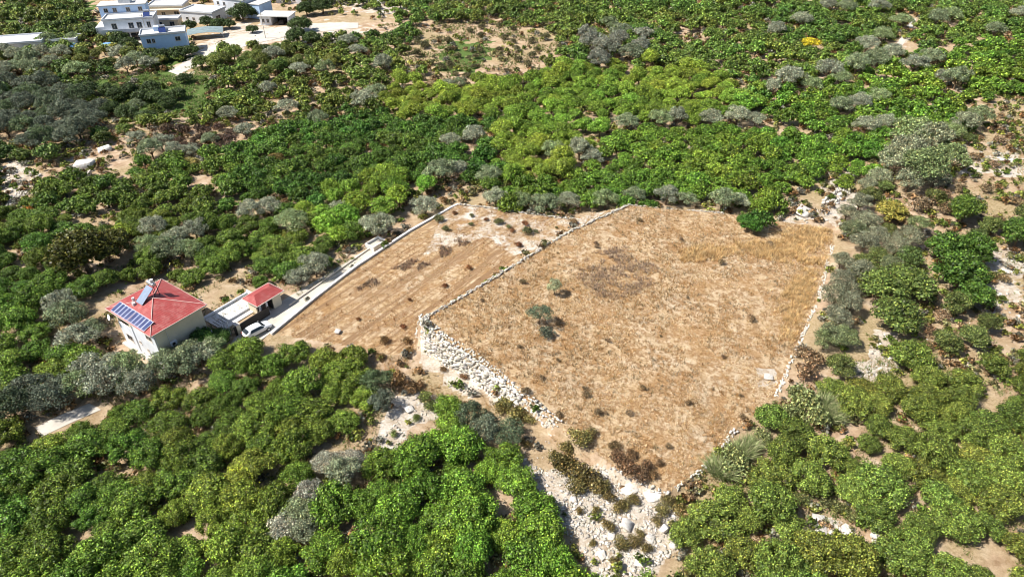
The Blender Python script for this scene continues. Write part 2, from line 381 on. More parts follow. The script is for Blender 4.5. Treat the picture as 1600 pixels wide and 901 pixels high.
def stone(bt, x, y, z, s, sx=1, sz=1, rz=None, org=(0, 0, 0), tilt=.3, k0=.5):
    V_, F_ = HULLS[rnd.randrange(14)]; m = rotm(rnd.uniform(0, 6.28) if rz is None else rz, rnd.uniform(-tilt, tilt), rnd.uniform(-tilt, tilt))
    W = (V_ * np.array([s * sx, s, s * sz])) @ m.T + np.array([x - org[0], y - org[1], z - org[2]])
    k = rnd.uniform(k0, 1.12); bt.put(W, F_, np.tile([[k, k * rnd.uniform(.96, 1), k * rnd.uniform(.88, 1)]], (len(W), 1)))
def stone_line(name, pts, width, size, label, height=.25, gaps=0, step=.6, cat='stone wall'):
    bt = Batch(); o0 = (*pts[0], h1(*pts[0]))
    for (x1, y1), (x2, y2) in zip(pts[:-1], pts[1:]):
        L = math.hypot(x2 - x1, y2 - y1); dx, dy = (x2 - x1) / L, (y2 - y1) / L; a = math.atan2(dy, dx); n = max(1, int(L / (size * step)))
        for k in range(n):
            if vnoise([x1 + dx * k], [y1 + dy * k], 4, 33)[0] < gaps and rnd.random() < .8: continue
            t = (k + rnd.random()) / n * L
            for _ in range(max(1, round(width / size * 1.3))):
                off = rnd.uniform(-.5, .5) * width; x = x1 + dx * t - dy * off; y = y1 + dy * t + dx * off
                stone(bt, x, y, h1(x, y) + rnd.uniform(0, height), size * rnd.uniform(.7, 1.3), 1.4, .8, a + rnd.gauss(0, .2), o0, .15, .8)
    o = new_obj(name, bt.mesh(name, M['stone'])); o.location = o0; tag(o, label, cat); return o
# the tall battered terrace wall
def terrace_wall():
    top = [on_plane(*p, PU) for p in [(657, 492), (660, 502), (690, 530), (735, 556), (800, 606), (815, 618)]]
    bt = Batch(); o0 = (*top[0], 0)
    for (x1, y1), (x2, y2) in zip(top[:-1], top[1:]):
        L = math.hypot(x2 - x1, y2 - y1); dx, dy = (x2 - x1) / L, (y2 - y1) / L; ox, oy = dy, -dx      # outward = to the viewer's left / front
        if ox * 0 + oy * 1 > 0: ox, oy = -ox, -oy
        a = math.atan2(dy, dx)
        for row in range(11):
            f = row / 10; n = max(1, int(L / .50))
            for k in range(n):
                t = (k + rnd.uniform(-.3, .3) + .5) / n * L; x0 = x1 + dx * t; y0 = y1 + dy * t
                zt = PU[0] * x0 + PU[1] * y0 + PU[2]; out = .95 * (1 - f) + .05
                x = x0 + ox * out; y = y0 + oy * out; zb = h1(x0 + ox * 1.15, y0 + oy * 1.15) - .1
                stone(bt, x, y, zb + (zt - zb) * f + .05, rnd.choice([.45, .55, .65, .9]) * rnd.uniform(.85, 1.15), 1.3, .95, a + rnd.gauss(0, .12), o0, .12, .6)
        for k in range(int(L / .09)):
            t = rnd.random() * L; off = rnd.uniform(-1.1, .3); x = x1 + dx * t + ox * off; y = y1 + dy * t + oy * off
            stone(bt, x, y, PU[0] * x + PU[1] * y + PU[2] + .12, rnd.uniform(.3, .55), 1.2, .55, None, o0, .08, .9)
    o = new_obj('terrace_wall', bt.mesh('terrace_wall', M['stone'])); o.location = o0
    tag(o, 'tall dry stone terrace wall of big pale boulders holding up the left corner of the upper field', 'stone wall')
terrace_wall()
stone_line('dry_stone_wall', [on_plane(*p, PU) for p in [(817, 618), (845, 640), (872, 664)]], 1.3, .38, 'short low end of white stones running on from the tall terrace wall', .35)
stone_line('dry_stone_wall', [on_plane(*p, PU) for p in [(660, 498), (708, 470), (790, 420), (880, 366), (925, 346), (980, 321)]], .95, .36, 'long low white stone wall dividing the two dry fields', .3, 0, .38)
stone_line('dry_stone_wall', [on_plane(*p, PL) for p in [(715, 319), (760, 324), (830, 333), (895, 343)]], .7, .36, 'stone edging across the top end of the narrow lower field', .3, 0, .6)
stone_line('dry_stone_wall', [on_plane(*p, PU) for p in [(980, 321), (1040, 324), (1130, 334)]], .6, .34, 'broken stone edging along the top of the large upper field', .25, .3)
stone_line('dry_stone_wall', [on_plane(*p, PU) for p in [(1300, 384), (1278, 470), (1243, 550), (1212, 620)]], .6, .4, 'rough stone wall down the right edge of the upper field', .2, .42)
stone_line('dry_stone_wall', [on_plane(*p, PU) for p in [(1150, 672), (1092, 738), (1042, 772)]], .6, .4, 'stone edging at the lowest corner of the upper field beside the reeds', .2, .45)
stone_line('dry_stone_wall', [g2(*p) for p in [(0, 330), (25, 315), (40, 300)]], 2.2, .55, 'heap of white terrace stones at the left border', .5, 0, .5)
stone_line('dry_stone_wall', [g2(*p) for p in [(1290, 322), (1318, 300), (1322, 278)]], 2.4, .8, 'pale limestone outcrop behind the right corner of the upper field', .6, 0, .5, 'rock outcrop')
# smooth concrete kerb between driveway and lower field
kb = MB(); kp = [on_plane(*p, PL) for p in [(424, 522), (490, 468), (560, 415), (640, 362), (716, 317)]]
for (x1, y1), (x2, y2) in zip(kp[:-1], kp[1:]):
    n = 6
    for k in range(n):
        a = Vector((x1 + (x2 - x1) * k / n, y1 + (y2 - y1) * k / n, 0)); b = Vector((x1 + (x2 - x1) * (k + 1) / n, y1 + (y2 - y1) * (k + 1) / n, 0)); d = (b - a).normalized(); p = Vector((-d.y, d.x, 0)) * .22
        za = h1(a.x, a.y); zb = h1(b.x, b.y)
        vs_ = []
        for q, z in ((a - d * .01, za), (b, zb)):
            for s, zz in ((-1, -.6), (1, -.6), (1, .38), (-1, .38)): vs_.append((q + p * s) + Vector((0, 0, z + zz)))
        kb.add(vs_, [(0, 1, 2, 3), (7, 6, 5, 4), (0, 4, 5, 1), (1, 5, 6, 2), (2, 6, 7, 3), (3, 7, 4, 0)])
tag(kb.build('retaining_wall', M['palecon']), 'low whitewashed concrete wall between the driveway and the lower field', 'wall')
# loose rubble: uncountable
def scatter_px(poly, n, smin, smax, bt, power=5):
    x0, x1 = min(p[0] for p in poly), max(p[0] for p in poly); y0, y1 = min(p[1] for p in poly), max(p[1] for p in poly); c = 0
    W = [at(px, py) for px, py in poly]; wx0, wx1 = min(p[0] for p in W), max(p[0] for p in W); wy0, wy1 = min(p[1] for p in W), max(p[1] for p in W)
    X = rng.uniform(wx0, wx1, n * 3); Y = rng.uniform(wy0, wy1, n * 3); Z = H(X, Y); px, py, _ = proj(X, Y, Z); ok = inpoly(px, py, poly)
    ok &= vnoise(X, Y, 1.7, 71) * .5 + vnoise(X, Y, .6, 72) * .5 + rng.uniform(-.15, .15, len(X)) > .42
    for x, y, z in list(zip(X[ok], Y[ok], Z[ok]))[:n]:
        s = smin + (smax - smin) * rnd.random() ** power; stone(bt, x, y, z + s * .12, s, 1.2, .8)
bt = Batch()
scatter_px(PALE[2], 5200, .06, .6, bt, 4); scatter_px(PALE[0], 420, .06, .55, bt); scatter_px(PALE[1], 500, .06, .5, bt)
for p, n in ((PALE[3], 350), (PALE[7], 250), (PALE[9], 200), (PALE[10], 120), (PALE[11], 250), (PALE[12], 260), (PALE[13], 160)): scatter_px(p, n, .15, .8, bt)
scatter_px([(560, 560), (870, 665), (960, 730), (860, 740), (700, 640), (600, 620)], 500, .08, .35, bt)
scatter_px([(700, 318), (960, 320), (900, 375), (800, 400), (760, 370), (660, 400)], 900, .08, .32, bt)
scatter_px(UP_PX, 900, .06, .25, bt); scatter_px(SOILZ[2], 700, .12, .7, bt, 4)
o = new_obj('rubble', bt.mesh('rubble', M['stone'])); tag(o, 'loose pale limestone rubble and pebbles strewn over bare ground', 'rubble', None, 'stuff')
def boulder(px, py, s, sx, sz, tilt, label, seed):
    x, y, z = gp(px, py); rb = random.Random(seed); bm = bmesh.new()
    for a in (-1, 1):
        for b_ in (-1, 1):
            for c in (-1, 1):
                f_ = rb.uniform(.55, 1); bm.verts.new((a * .5 * f_ * rb.uniform(.8, 1), b_ * .5 * rb.uniform(.5, 1), c * .36 * rb.uniform(.5, 1)))
    for _ in range(4): v = Vector((rb.gauss(0, 1), rb.gauss(0, 1), rb.gauss(0, 1))).normalized() * .5; bm.verts.new((v.x, v.y, v.z * .7))
    res = bmesh.ops.convex_hull(bm, input=bm.verts[:]); bmesh.ops.delete(bm, geom=[q for q in res['geom_interior'] if isinstance(q, bmesh.types.BMVert)], context='VERTS')
    bmesh.ops.bevel(bm, geom=bm.edges[:], offset=.02, segments=1, affect='EDGES'); bmesh.ops.triangulate(bm, faces=bm.faces[:]); bm.verts.index_update()
    V_ = np.array([v.co[:] for v in bm.verts]); F_ = np.array([[v.index for v in f.verts] for f in bm.faces]); bm.free(); m = rotm(rnd.uniform(0, 3), tilt, rnd.uniform(-.2, .2))
    W = (V_ * np.array([s * sx, s, s * sz])) @ m.T; k = rnd.uniform(.8, 1.0)
    o = new_obj('boulder', np_mesh('boulder', W, F_, np.full((len(W), 3), k), M['stone'])); o.location = (x, y, z + s * sz * .28); tag(o, label, 'boulder')
for i, b in enumerate([
    (978, 822, 1.8, 1.1, .8, .6, 'tilted angular white slab standing in the middle of the rubble fan'),
    (955, 838, 1.3, 1.3, .5, .2, 'flat white boulder just left of the tilted slab in the rubble'),
    (1038, 828, 2.0, .6, .9, .8, 'tall leaning white slab at the right side of the rubble fan'),
    (1052, 852, 1.3, 1.1, .8, .1, 'blocky white boulder below the leaning slab beside the citrus'),
    (1015, 842, 1.4, 1.0, .6, .2, 'rounded white boulder between the two upright slabs'),
    (896, 782, 1.0, 1.2, .7, 0, 'single rounded boulder alone on the left part of the rubble fan'),
    (985, 765, 2.2, 1.5, .3, .1, 'broad flat white rock sheet under the lowest corner of the upper field'),
    (1020, 775, 2.0, 1.6, .35, .1, 'pale flat rock sheet touching the lowest corner of the upper field'),
    (940, 868, 1.4, 1.2, .5, 0, 'wide low boulder near the bottom of the rubble fan'),
    (1000, 880, 1.2, 1.3, .5, 0, 'pale boulder at the bottom right of the rubble fan'),
    (1365, 838, .9, 1, .8, 0, 'small round white boulder in the clearing of the right hand orchard'),
    (1280, 822, 1.9, 1.7, .4, .2, 'long grey rock ledge in the clearing of the right hand orchard'),
    (1325, 836, 1.6, 1.8, .4, .2, 'long grey rock beside the small round boulder in the orchard clearing'),
    (528, 520, 1.0, 1.1, .7, 0, 'grey stone lying at the near corner of the lower field'),
    (1200, 590, 1.3, 1.4, .35, 0, 'white flat stone in the straw near the right edge of the upper field'),
    (1570, 425, 1.3, 1.4, .5, 0, 'white boulder on the stony slope at the right border'),
    (1560, 462, 1.1, 1.4, .5, 0, 'lower white boulder on the stony slope at the right border'),
    (1575, 252, 2.4, 2.0, .3, 0, 'long pale rock shelf on the bare slope at the upper right border'),
    (135, 262, 3.6, 1.3, .75, .1, 'big white rock block among the dark trees at far left'),
    (165, 236, 2.6, 1.3, .6, .1, 'smaller white rock above the big block at far left'),
    (1255, 332, 3.0, 1.6, .35, .1, 'flat pale limestone shelf beyond the top right corner of the upper field'),
    (640, 640, 1.3, 1.2, .5, .1, 'pale boulder in the stony gap between the two near orchards')]):
    boulder(b[0], b[1], b[2] * (.78 if 730 < b[1] and b[0] < 1100 else 1), *b[3:], 100 + i)

# ------------------------------------------------------------------ foliage templates
def crown_np(seed, nleaf, leaf, lobes=16, hz=.8, spread=.62, ragged=.10, core=True, upright=0.0, lr=(.30, .50)):
    """unit crown: radius 1, base at z=0, top near 2*hz"""
    r = np.random.default_rng(seed); C = [];
    for i in range(lobes):
        a = r.uniform(0, 2 * np.pi); cz = r.uniform(-.25, 1.0); rad = math.sqrt(max(0, 1 - max(cz, 0) ** 2)) * spread * r.uniform(.75, 1.12)
        C.append((rad * math.cos(a), rad * math.sin(a), hz * (.82 + cz * .62 * r.uniform(.85, 1.1)), r.uniform(*lr)))
    C.append((0, 0, hz * .85, .5)); C = np.array(C)
    wgt = C[:, 3] ** 2; idx = r.choice(len(C), nleaf, p=wgt / wgt.sum())
    d = r.normal(size=(nleaf, 3)); d[:, 2] = np.abs(d[:, 2]) * 1.1 - .35; d /= np.linalg.norm(d, axis=1)[:, None]
    rr = C[idx, 3] * (1 + r.normal(size=nleaf) * ragged) * r.choice([1, 1, 1, .8], nleaf)
    P = C[idx, :3] + d * rr[:, None] * np.array([1, 1, .85])
    P[:, 2] = np.maximum(P[:, 2], .06)
    nrm = d * .8 + r.normal(size=(nleaf, 3)) * .5 + np.array([0, 0, .25]); nrm /= np.linalg.norm(nrm, axis=1)[:, None]
    t = np.cross(nrm, r.normal(size=(nleaf, 3))); t += np.array([0, 0, upright]); t /= np.linalg.norm(t, axis=1)[:, None]; b = np.cross(nrm, t)
    L = leaf * r.uniform(.7, 1.4, nleaf)[:, None]; W = L * .42
    V_ = np.stack([P - t * L * .5, P + b * W, P + t * L * .5, P - b * W], 1) + (nrm * L * .0)[:, None]
    V_[:, 1] += nrm * L * .18; V_[:, 3] += nrm * L * .18
    k = .36 + 1.8 * r.uniform(0, 1, nleaf) ** 2.4; yel = r.uniform(0, 1, nleaf) ** 3 * .6
    lk = r.uniform(.75, 1.25, len(C))[idx]
    c = np.stack([k * lk * (1 + yel), k * lk * (1 + yel * .3), k * lk], 1)
    V_ = V_.reshape(-1, 3); Cc = np.repeat(c, 4, 0); F_ = np.arange(nleaf * 4).reshape(-1, 4)
    if core:   # inner leaf masses that close the crown
        cv, cf = [], []; nn = 0; q = 6
        for (x, y, z, rad) in C:
            rad *= .62
            for i in range(4):
                ph = math.pi * (i + .5) / 4
                for j in range(q):
                    th = 2 * math.pi * j / q + i * .4; jj = r.uniform(.85, 1.1); cv.append((x + rad * jj * math.sin(ph) * math.cos(th), y + rad * jj * math.sin(ph) * math.sin(th), max(.05, z + rad * .85 * jj * math.cos(ph))))
            for i in range(3):
                for j in range(q): cf.append((nn + i * q + j, nn + (i + 1) * q + j, nn + (i + 1) * q + (j + 1) % q, nn + i * q + (j + 1) % q))
            cf.append((nn, nn + 1, nn + 2, nn + 5)); cf.append((nn + 2, nn + 3, nn + 4, nn + 5)); nn += 4 * q
        F_ = np.vstack([F_, np.array(cf) + len(V_)]); V_ = np.vstack([V_, np.array(cv)]); Cc = np.vstack([Cc, np.full((nn, 3), .8)])
    return V_, F_, Cc
def reed_np(seed, n=1100):
    r = np.random.default_rng(seed); a = r.uniform(0, 2 * np.pi, n); q = np.sqrt(r.uniform(0, 1, n)) * .75
    B = np.stack([np.cos(a) * q, np.sin(a) * q, np.zeros(n)], 1); h = r.uniform(.6, 1.35, n) * (1 - .3 * q); l = r.normal(size=(n, 2)) * .42 + B[:, :2] * .55
    Tp = B + np.stack([l[:, 0], l[:, 1], h], 1); Md = (B + Tp) / 2 + np.stack([-l[:, 0] * .2, -l[:, 1] * .2, h * .06], 1); g = r.uniform(0, np.pi, n); wd = np.stack([np.cos(g), np.sin(g), 0 * g], 1) * .028
    V_ = np.stack([B, Md + wd, Tp, Md - wd], 1).reshape(-1, 3); k = r.uniform(.6, 1.5, n)[:, None] * np.array([1, 1, 1]); k[r.random(n) < .3] *= np.array([1.7, 1.35, 1.9])
    return V_, np.arange(n * 4).reshape(-1, 4), np.repeat(k, 4, 0)
def trunk_mesh(seed, bare=False):
    r = random.Random(seed); mb = MB(); mb.tube((0, 0, -.25), (.02, .03, .42), .085, .06, 7)
    for k in range(5):
        a = k * 1.257 + r.uniform(-.4, .4); l = r.uniform(.4, .6); mb.tube((.02, .03, .38), (math.cos(a) * l, math.sin(a) * l, r.uniform(.75, 1.0)), .045, .018, 5)
    me = bpy.data.meshes.new('trunk'); me.from_pydata(mb.v, [], mb.f); me.materials.append(M['bark']); return me
TRUNKS = [trunk_mesh(i) for i in range(3)]
def T(name, seeds, *a, **k): return [np_mesh(name, *crown_np(s, *a, **k), M['foliage']) for s in seeds]
NEAR = {
 'citrus': T('citrus_crown', range(1, 10), 5600, .070, 50, .70, .80, .13, lr=(.15, .32)),
 'olive': T('olive_crown', range(20, 26), 4600, .068, 32, .84, .80, .13, core=False, upright=.35, lr=(.15, .32)),
 'leafy': T('leafy_crown', range(30, 35), 3800, .078, 36, .80, .76, .15, upright=.3, lr=(.17, .34)),
 'shrub': T('shrub_crown', range(40, 44), 900, .15, 8, .62, .6, .27, core=False, upright=.9)}
NEAR['reed'] = [np_mesh('reed_leaves', *reed_np(s), M['foliage']) for s in range(4)]
MIDS = {'citrus': [crown_np(s, 1150, .12, 30, .72, .76, .13, lr=(.2, .36)) for s in range(50, 56)], 'leafy': [crown_np(s, 1150, .12, 28, .8, .74, .13, upright=.3, lr=(.2, .36)) for s in range(60, 64)],
        'olive': [crown_np(s, 420, .24, 11, .8, .6, .2, upright=.8) for s in range(64, 67)]}
FARS = {'citrus': [crown_np(s, 430, .19, 14, .74, .72, .13, lr=(.22, .4)) for s in range(70, 75)], 'leafy': [crown_np(s, 430, .19, 14, .8, .7, .13, lr=(.22, .4)) for s in range(80, 84)],
        'olive': [crown_np(s, 150, .34, 8, .8, .6, .15, upright=.6) for s in range(84, 87)]}
NAMES = {'citrus': ('orchard_tree', 'tree'), 'leafy': ('leafy_tree', 'tree'), 'olive': ('olive_tree', 'olive tree'), 'shrub': ('shrub', 'shrub'), 'dry': ('dry_shrub', 'shrub'), 'reed': ('reed_clump', 'reeds')}
def plant(kind, x, y, rad, hs, colr, label, group=None, cat=None, z=None):
    nm, ct = NAMES[kind]; cr = NEAR['shrub' if kind == 'dry' else kind]; z = h1(x, y) if z is None else z
    e = empty(nm, (x, y, z), rnd.uniform(0, 6.28), label, cat or ct, group)
    c = new_obj('crown' if kind not in ('shrub', 'dry', 'reed') else 'foliage', rnd.choice(cr), e); lift = {'citrus': .0, 'leafy': .12, 'olive': .25}.get(kind, 0) * rad
    c.scale = (rad * rnd.uniform(.88, 1.12), rad * rnd.uniform(.82, 1.08), rad * hs); c.location = (0, 0, lift); c.color = (*colr, 1)
    if kind in ('shrub', 'dry', 'reed'):
        t = MB(); t.tube((0, 0, -.15), (0, 0, .25 * rad + .1), .05 * rad + .02, .03, 5); t.build('stem', M['bark'], e)
    else:
        t = new_obj('trunk', rnd.choice(TRUNKS), e); t.scale = (rad * .9, rad * .9, rad * hs)
    return e
GRN = (.12, .21, .03); DGRN = (.045, .115, .018); BGRN = (.06, .20, .015); YGRN = (.19, .29, .035); OLV = (.265, .31, .225); DOLV = (.12, .155, .11)
SAGE = (.19, .23, .11); BRN = (.20, .14, .07); GRY = (.25, .23, .20); RED = (.22, .11, .05); REED = (.24, .29, .12); BRONZE = (.085, .095, .02); OKGR = (.13, .19, .045)

# ------------------------------------------------------------------ hand placed plants
placed = []                                        # (x, y, radius) keeps the orchard rows off them
def put(kind, px, py, rad, colr, label, group=None, hs=1.0, cat=None):
    x, y, z = gp(px, py); placed.append((x, y, rad)); k = rnd.uniform(.88, 1.12)
    return plant(kind, x, y, rad, hs, tuple(c * k for c in colr), label, group, cat, z)
# two lone plants in the upper field
put('olive', 866, 460, 1.25, (.34, .40, .25), 'slim pale green young olive standing alone in the upper field', hs=1.5)
lone = put('olive', 843, 507, 2.0, (.10, .15, .09), 'flat topped dark olive on a bare stem in the middle of the upper field', hs=.75)
for ch in lone.children:
    if ch.name.startswith('crown'): ch.location.z = 1.7; ch.scale.z = .75
    else: ch.scale = (.9, .9, 2.6)
put('shrub', 853, 524, 1.3, (.10, .13, .09), 'dark low bush at the foot of the flat topped olive in the upper field', hs=.8)
put('shrub', 1185, 357, 2.5, (.07, .15, .03), 'dense round dark green bush at the top edge of the upper field', hs=1.3)
for c in [(1168, 360, 2.3)]: put('citrus', *c, (.055, .15, .02), 'round green tree overlapping the top edge of the upper field', hs=1.1)
# big distinct trees
put('leafy', 140, 425, 5.4, BRONZE, 'very large bronze green tree behind the red roofed house', hs=.95)
put('leafy', 185, 400, 3.6, BRONZE, 'bronze tinted tree behind the largest bronze tree', hs=.9)
put('leafy', 1500, 350, 3.4, (.10, .17, .03), 'bushy green tree at the upper end of the tree row on the bare right slope', hs=1.1)
for i, (a, b, r_, t) in enumerate([(1470, 415, 4.0, 'topmost'), (1512, 410, 3.6, 'rightmost'), (1492, 450, 3.9, 'middle'), (1515, 482, 3.0, 'lowest')]):
    put('leafy', a, b, r_, (.075, .15, .025), f'dark green bushy tree, {t} of the clump on the bare right slope', hs=1.0)
put('leafy', 1585, 385, 3.4, (.085, .16, .03), 'dark green tree cut by the right border above the stony slope')
for a, b, r_, s in [(1372, 470, 4.2, 'left'), (1415, 465, 4.2, 'right'), (1392, 512, 3.9, 'near')]: put('leafy', a, b, r_, OKGR, f'broad olive green bushy tree, {s} one of three beside the grey scrub', hs=.8)
put('leafy', 1385, 345, 3.4, (.28, .27, .06), 'yellow flowering bush just outside the top right corner of the upper field', hs=.7)
put('leafy', 1265, 78, 3.2, (.46, .42, .03), 'bright yellow round tree in the upper right orchard', hs=.7)
put('shrub', 48, 338, 1.6, (.42, .20, .05), 'small rust orange bush at the left border', hs=1)
put('leafy', 300, 262, 2.0, (.24, .22, .07), 'pale dry yellowish tree among the green orchard at left', hs=.7)
put('citrus', 430, 256, 2.2, (.20, .16, .05), 'brownish green tree above the left orchard', hs=.8)
put('leafy', 82, 132, 3.0, (.33, .32, .04), 'yellow green tree by the meadow at far left', hs=.6)
put('leafy', 195, 372, 2.2, (.22, .31, .04), 'lime green tree behind the bronze tree', hs=.8)
put('leafy', 385, 752, 2.2, (.24, .30, .04), 'yellowish citrus with pale leaves in the lower left orchard', hs=.9)
put('leafy', 405, 738, 2.5, (.22, .28, .045), 'pale yellow green tree at the bare gap in the lower left orchard', hs=.9)
put('leafy', 560, 330, 3.2, YGRN, 'lime tree right above the driveway end', hs=.8)
put('citrus', 325, 545, 2.5, (.055, .13, .025), 'dark green tree against the shaded wall of the red roofed house', hs=1.15)
put('citrus', 345, 538, 1.9, (.06, .13, .025), 'smaller dark tree between the house corner and the white car', hs=1.1)
put('reed', 1125, 740, 1.6, REED, 'pale green reed clump at the lowest edge of the upper field', hs=1.2)
for i, (a, b, r_) in enumerate([(1160, 712, 2.4), (1148, 738, 2.2), (1255, 640, 2.4), (1285, 640, 2.6), (1270, 665, 2.4), (1232, 655, 2.0), (1300, 655, 2.2), (1245, 628, 2.0), (1140, 722, 2.2), (1172, 700, 1.9), (1190, 690, 1.7)]):
    put('reed' if i % 3 == 0 else 'shrub', a, b, r_ * (.6 if i % 3 == 0 else .8), REED, 'silvery green clump beside the upper field', 'silvery reeds by the upper field', hs=1.3)
# olives, from the picture
OL = [
 ('grey green olive tree behind the dry fields', 'olives behind the dry fields', OLV,
  [(665, 338, 3.0), (595, 372, 3.4), (690, 285, 3.8), (765, 288, 3.0), (715, 275, 2.6), (775, 325, 2.8), (815, 328, 2.4), (850, 335, 2.8), (888, 326, 2.4), (945, 328, 2.8), (990, 318, 2.6), (1040, 320, 2.8), (1072, 322, 2.2), (1125, 330, 3.0), (1150, 325, 2.3)]),
 ('silvery olive between bronze tree and driveway', 'olives above the driveway', OLV,
  [(460, 362, 3.3), (395, 345, 2.8), (425, 335, 2.6), (280, 388, 3.1), (245, 372, 2.7), (310, 375, 2.7), (270, 408, 3.0), (300, 405, 2.4), (235, 395, 2.5), (495, 432, 2.8), (465, 445, 2.2), (530, 340, 2.4)]),
 ('silvery olive tree beside the red roofed house', 'olives around the red roofed house', OLV,
  [(115, 515, 3.2), (130, 545, 2.8), (100, 490, 2.5), (150, 530, 2.5), (150, 595, 3.2), (175, 615, 3.4), (205, 596, 3.0), (225, 615, 2.6), (265, 588, 2.8), (295, 578, 3.0), (318, 572, 2.6), (335, 560, 2.2), (130, 620, 2.6), (185, 590, 2.6)]),
 ('dusty olive tree by the left concrete path', 'olives by the concrete path', DOLV,
  [(60, 625, 2.8), (90, 640, 2.6), (25, 650, 3.0), (5, 665, 2.4), (100, 620, 2.2)]),
 ('pale grey olive between the two near orchards', 'olives between the near orchards', (.33, .355, .29),
  [(540, 755, 2.5), (515, 740, 2.0), (548, 735, 2.0), (490, 785, 2.1), (465, 815, 2.2), (445, 838, 2.1), (490, 815, 1.8), (478, 842, 1.8)]),
 ('dark olive tree beside the stony track', 'olives by the stony track', DOLV,
  [(735, 665, 2.3), (760, 685, 2.3), (795, 688, 2.2), (590, 612, 2.3), (600, 640, 2.0)]),
 ('grey olive tree amid the lime green wood', 'olives in the yellow green wood', OLV,
  [(978, 205, 3.4), (1030, 200, 3.0), (1055, 198, 3.0), (1110, 200, 3.0), (1150, 195, 3.4), (865, 250, 3.2), (905, 250, 3.2), (925, 258, 2.6), (740, 225, 3.0), (705, 232, 2.6), (570, 170, 3.6), (590, 155, 3.0), (500, 200, 3.0), (1178, 200, 2.6)]),
 ('grey olive tree in the upper right orchards', 'olives in the upper right orchards', OLV,
  [(1230, 140, 4.0), (1205, 150, 3.0), (1290, 128, 4.2), (1335, 120, 4.4), (1365, 110, 4.0), (1390, 98, 3.8), (1350, 85, 4.0), (1375, 70, 4.0), (1405, 45, 4.0), (1425, 115, 4.2), (1450, 105, 3.6), (1490, 140, 4.0), (1470, 135, 3.0), (1340, 175, 3.6), (1370, 165, 3.4), (1310, 180, 3.0), (1350, 210, 3.4), (1380, 205, 3.0), (1210, 60, 4.0), (1250, 45, 3.6), (1320, 25, 3.8), (1370, 25, 4.0), (1290, 20, 3.4), (1550, 60, 3.8), (1460, 45, 4.0), (1480, 38, 4.2), (1310, 135, 3.4), (1265, 145, 3), (1590, 35, 3.6)]),
 ('big grey tree above the bare right slope', 'big grey trees above the bare slope', (.24, .28, .18),
  [(1415, 235, 5.2), (1445, 245, 5.2), (1395, 275, 4.6), (1435, 290, 5.6), (1475, 270, 4.6), (1410, 262, 4.8), (1500, 210, 3.6), (1525, 200, 3.6), (1480, 220, 3.4), (1415, 300, 3.4), (1455, 295, 3.2), (1370, 290, 2.8), (1350, 300, 2.4)]),
 ('grey scrub tree right of the upper field', 'grey scrub along the upper field', (.20, .225, .15),
  [(1330, 375, 2.8), (1350, 360, 2.8), (1345, 395, 2.8), (1365, 385, 2.6), (1340, 330, 2.6), (1320, 345, 2.2), (1395, 400, 2.8), (1415, 385, 2.6), (1385, 425, 2.4), (1310, 455, 2.4), (1300, 480, 2.6), (1322, 490, 2.4), (1305, 510, 2.4), (1300, 535, 2.4), (1318, 540, 2.2), (1285, 545, 2.0), (1325, 465, 2.2), (1430, 365, 2.6), (1340, 440, 2.6), (1310, 420, 2.0)]),
 ('grey tree in the top centre cluster', 'grey trees at the top centre', (.22, .25, .20),
  [(925, 85, 4.5), (945, 95, 4.5), (965, 75, 4.2), (985, 100, 4.2), (1000, 88, 3.6), (935, 110, 3.8), (915, 65, 3.6), (970, 60, 3.8), (950, 50, 3.6), (1005, 65, 3.4)]),
 ('dark grey tree in the far left grove', 'dark grove at far left', DOLV,
  [(x + rnd.uniform(-7, 7), y + rnd.uniform(-4, 4), rnd.uniform(3.0, 4.0)) for y in range(148, 262, 17) for x in range(-5, 158, 27) if inpoly([x], [y], [(-10, 140), (60, 140), (150, 165), (165, 200), (150, 225), (100, 240), (60, 255), (40, 235), (-10, 215)])[0]]),
 ('grey green tree beside the far left sheds', 'grey trees by the far left sheds', OLV,
  [(50, 108, 3.6), (30, 100, 3.4), (10, 95, 3.4), (70, 95, 3.4), (60, 120, 3.4), (35, 118, 3.6), (125, 125, 4.0), (118, 70, 3), (190, 95, 3.4), (215, 105, 3.4), (235, 110, 3.2), (200, 115, 3.0), (80, 75, 3.0), (100, 95, 3.0), (218, 178, 2.6), (15, 122, 3), (85, 108, 3)]),
 ('olive tree on the terraces below the hamlet', 'olives below the hamlet', OLV,
  [(430, 100, 3.4), (470, 120, 3.2), (510, 120, 3.0), (560, 90, 3.0), (600, 115, 3.4), (545, 75, 3.0), (255, 235, 2.8), (240, 248, 3.0), (275, 245, 2.4), (385, 215, 2.6), (360, 190, 2.6), (450, 180, 3.0), (420, 150, 2.8), (700, 143, 2.6), (720, 140, 2.4), (300, 245, 2.4), (215, 225, 2.4), (330, 228, 2.2)]),
]
for label, grp, colr, pts in OL:
    for (a, b, r_) in pts:
        gk = rnd.choice([(1, 1, 1), (1, 1, 1), (.8, .9, .7), (1.1, 1.1, 1.05), (.85, 1.0, .65)]); put('olive', a, b, r_ * .92, tuple(c * k_ for c, k_ in zip(colr, gk)), label, grp, hs=rnd.uniform(.78, 1.08))
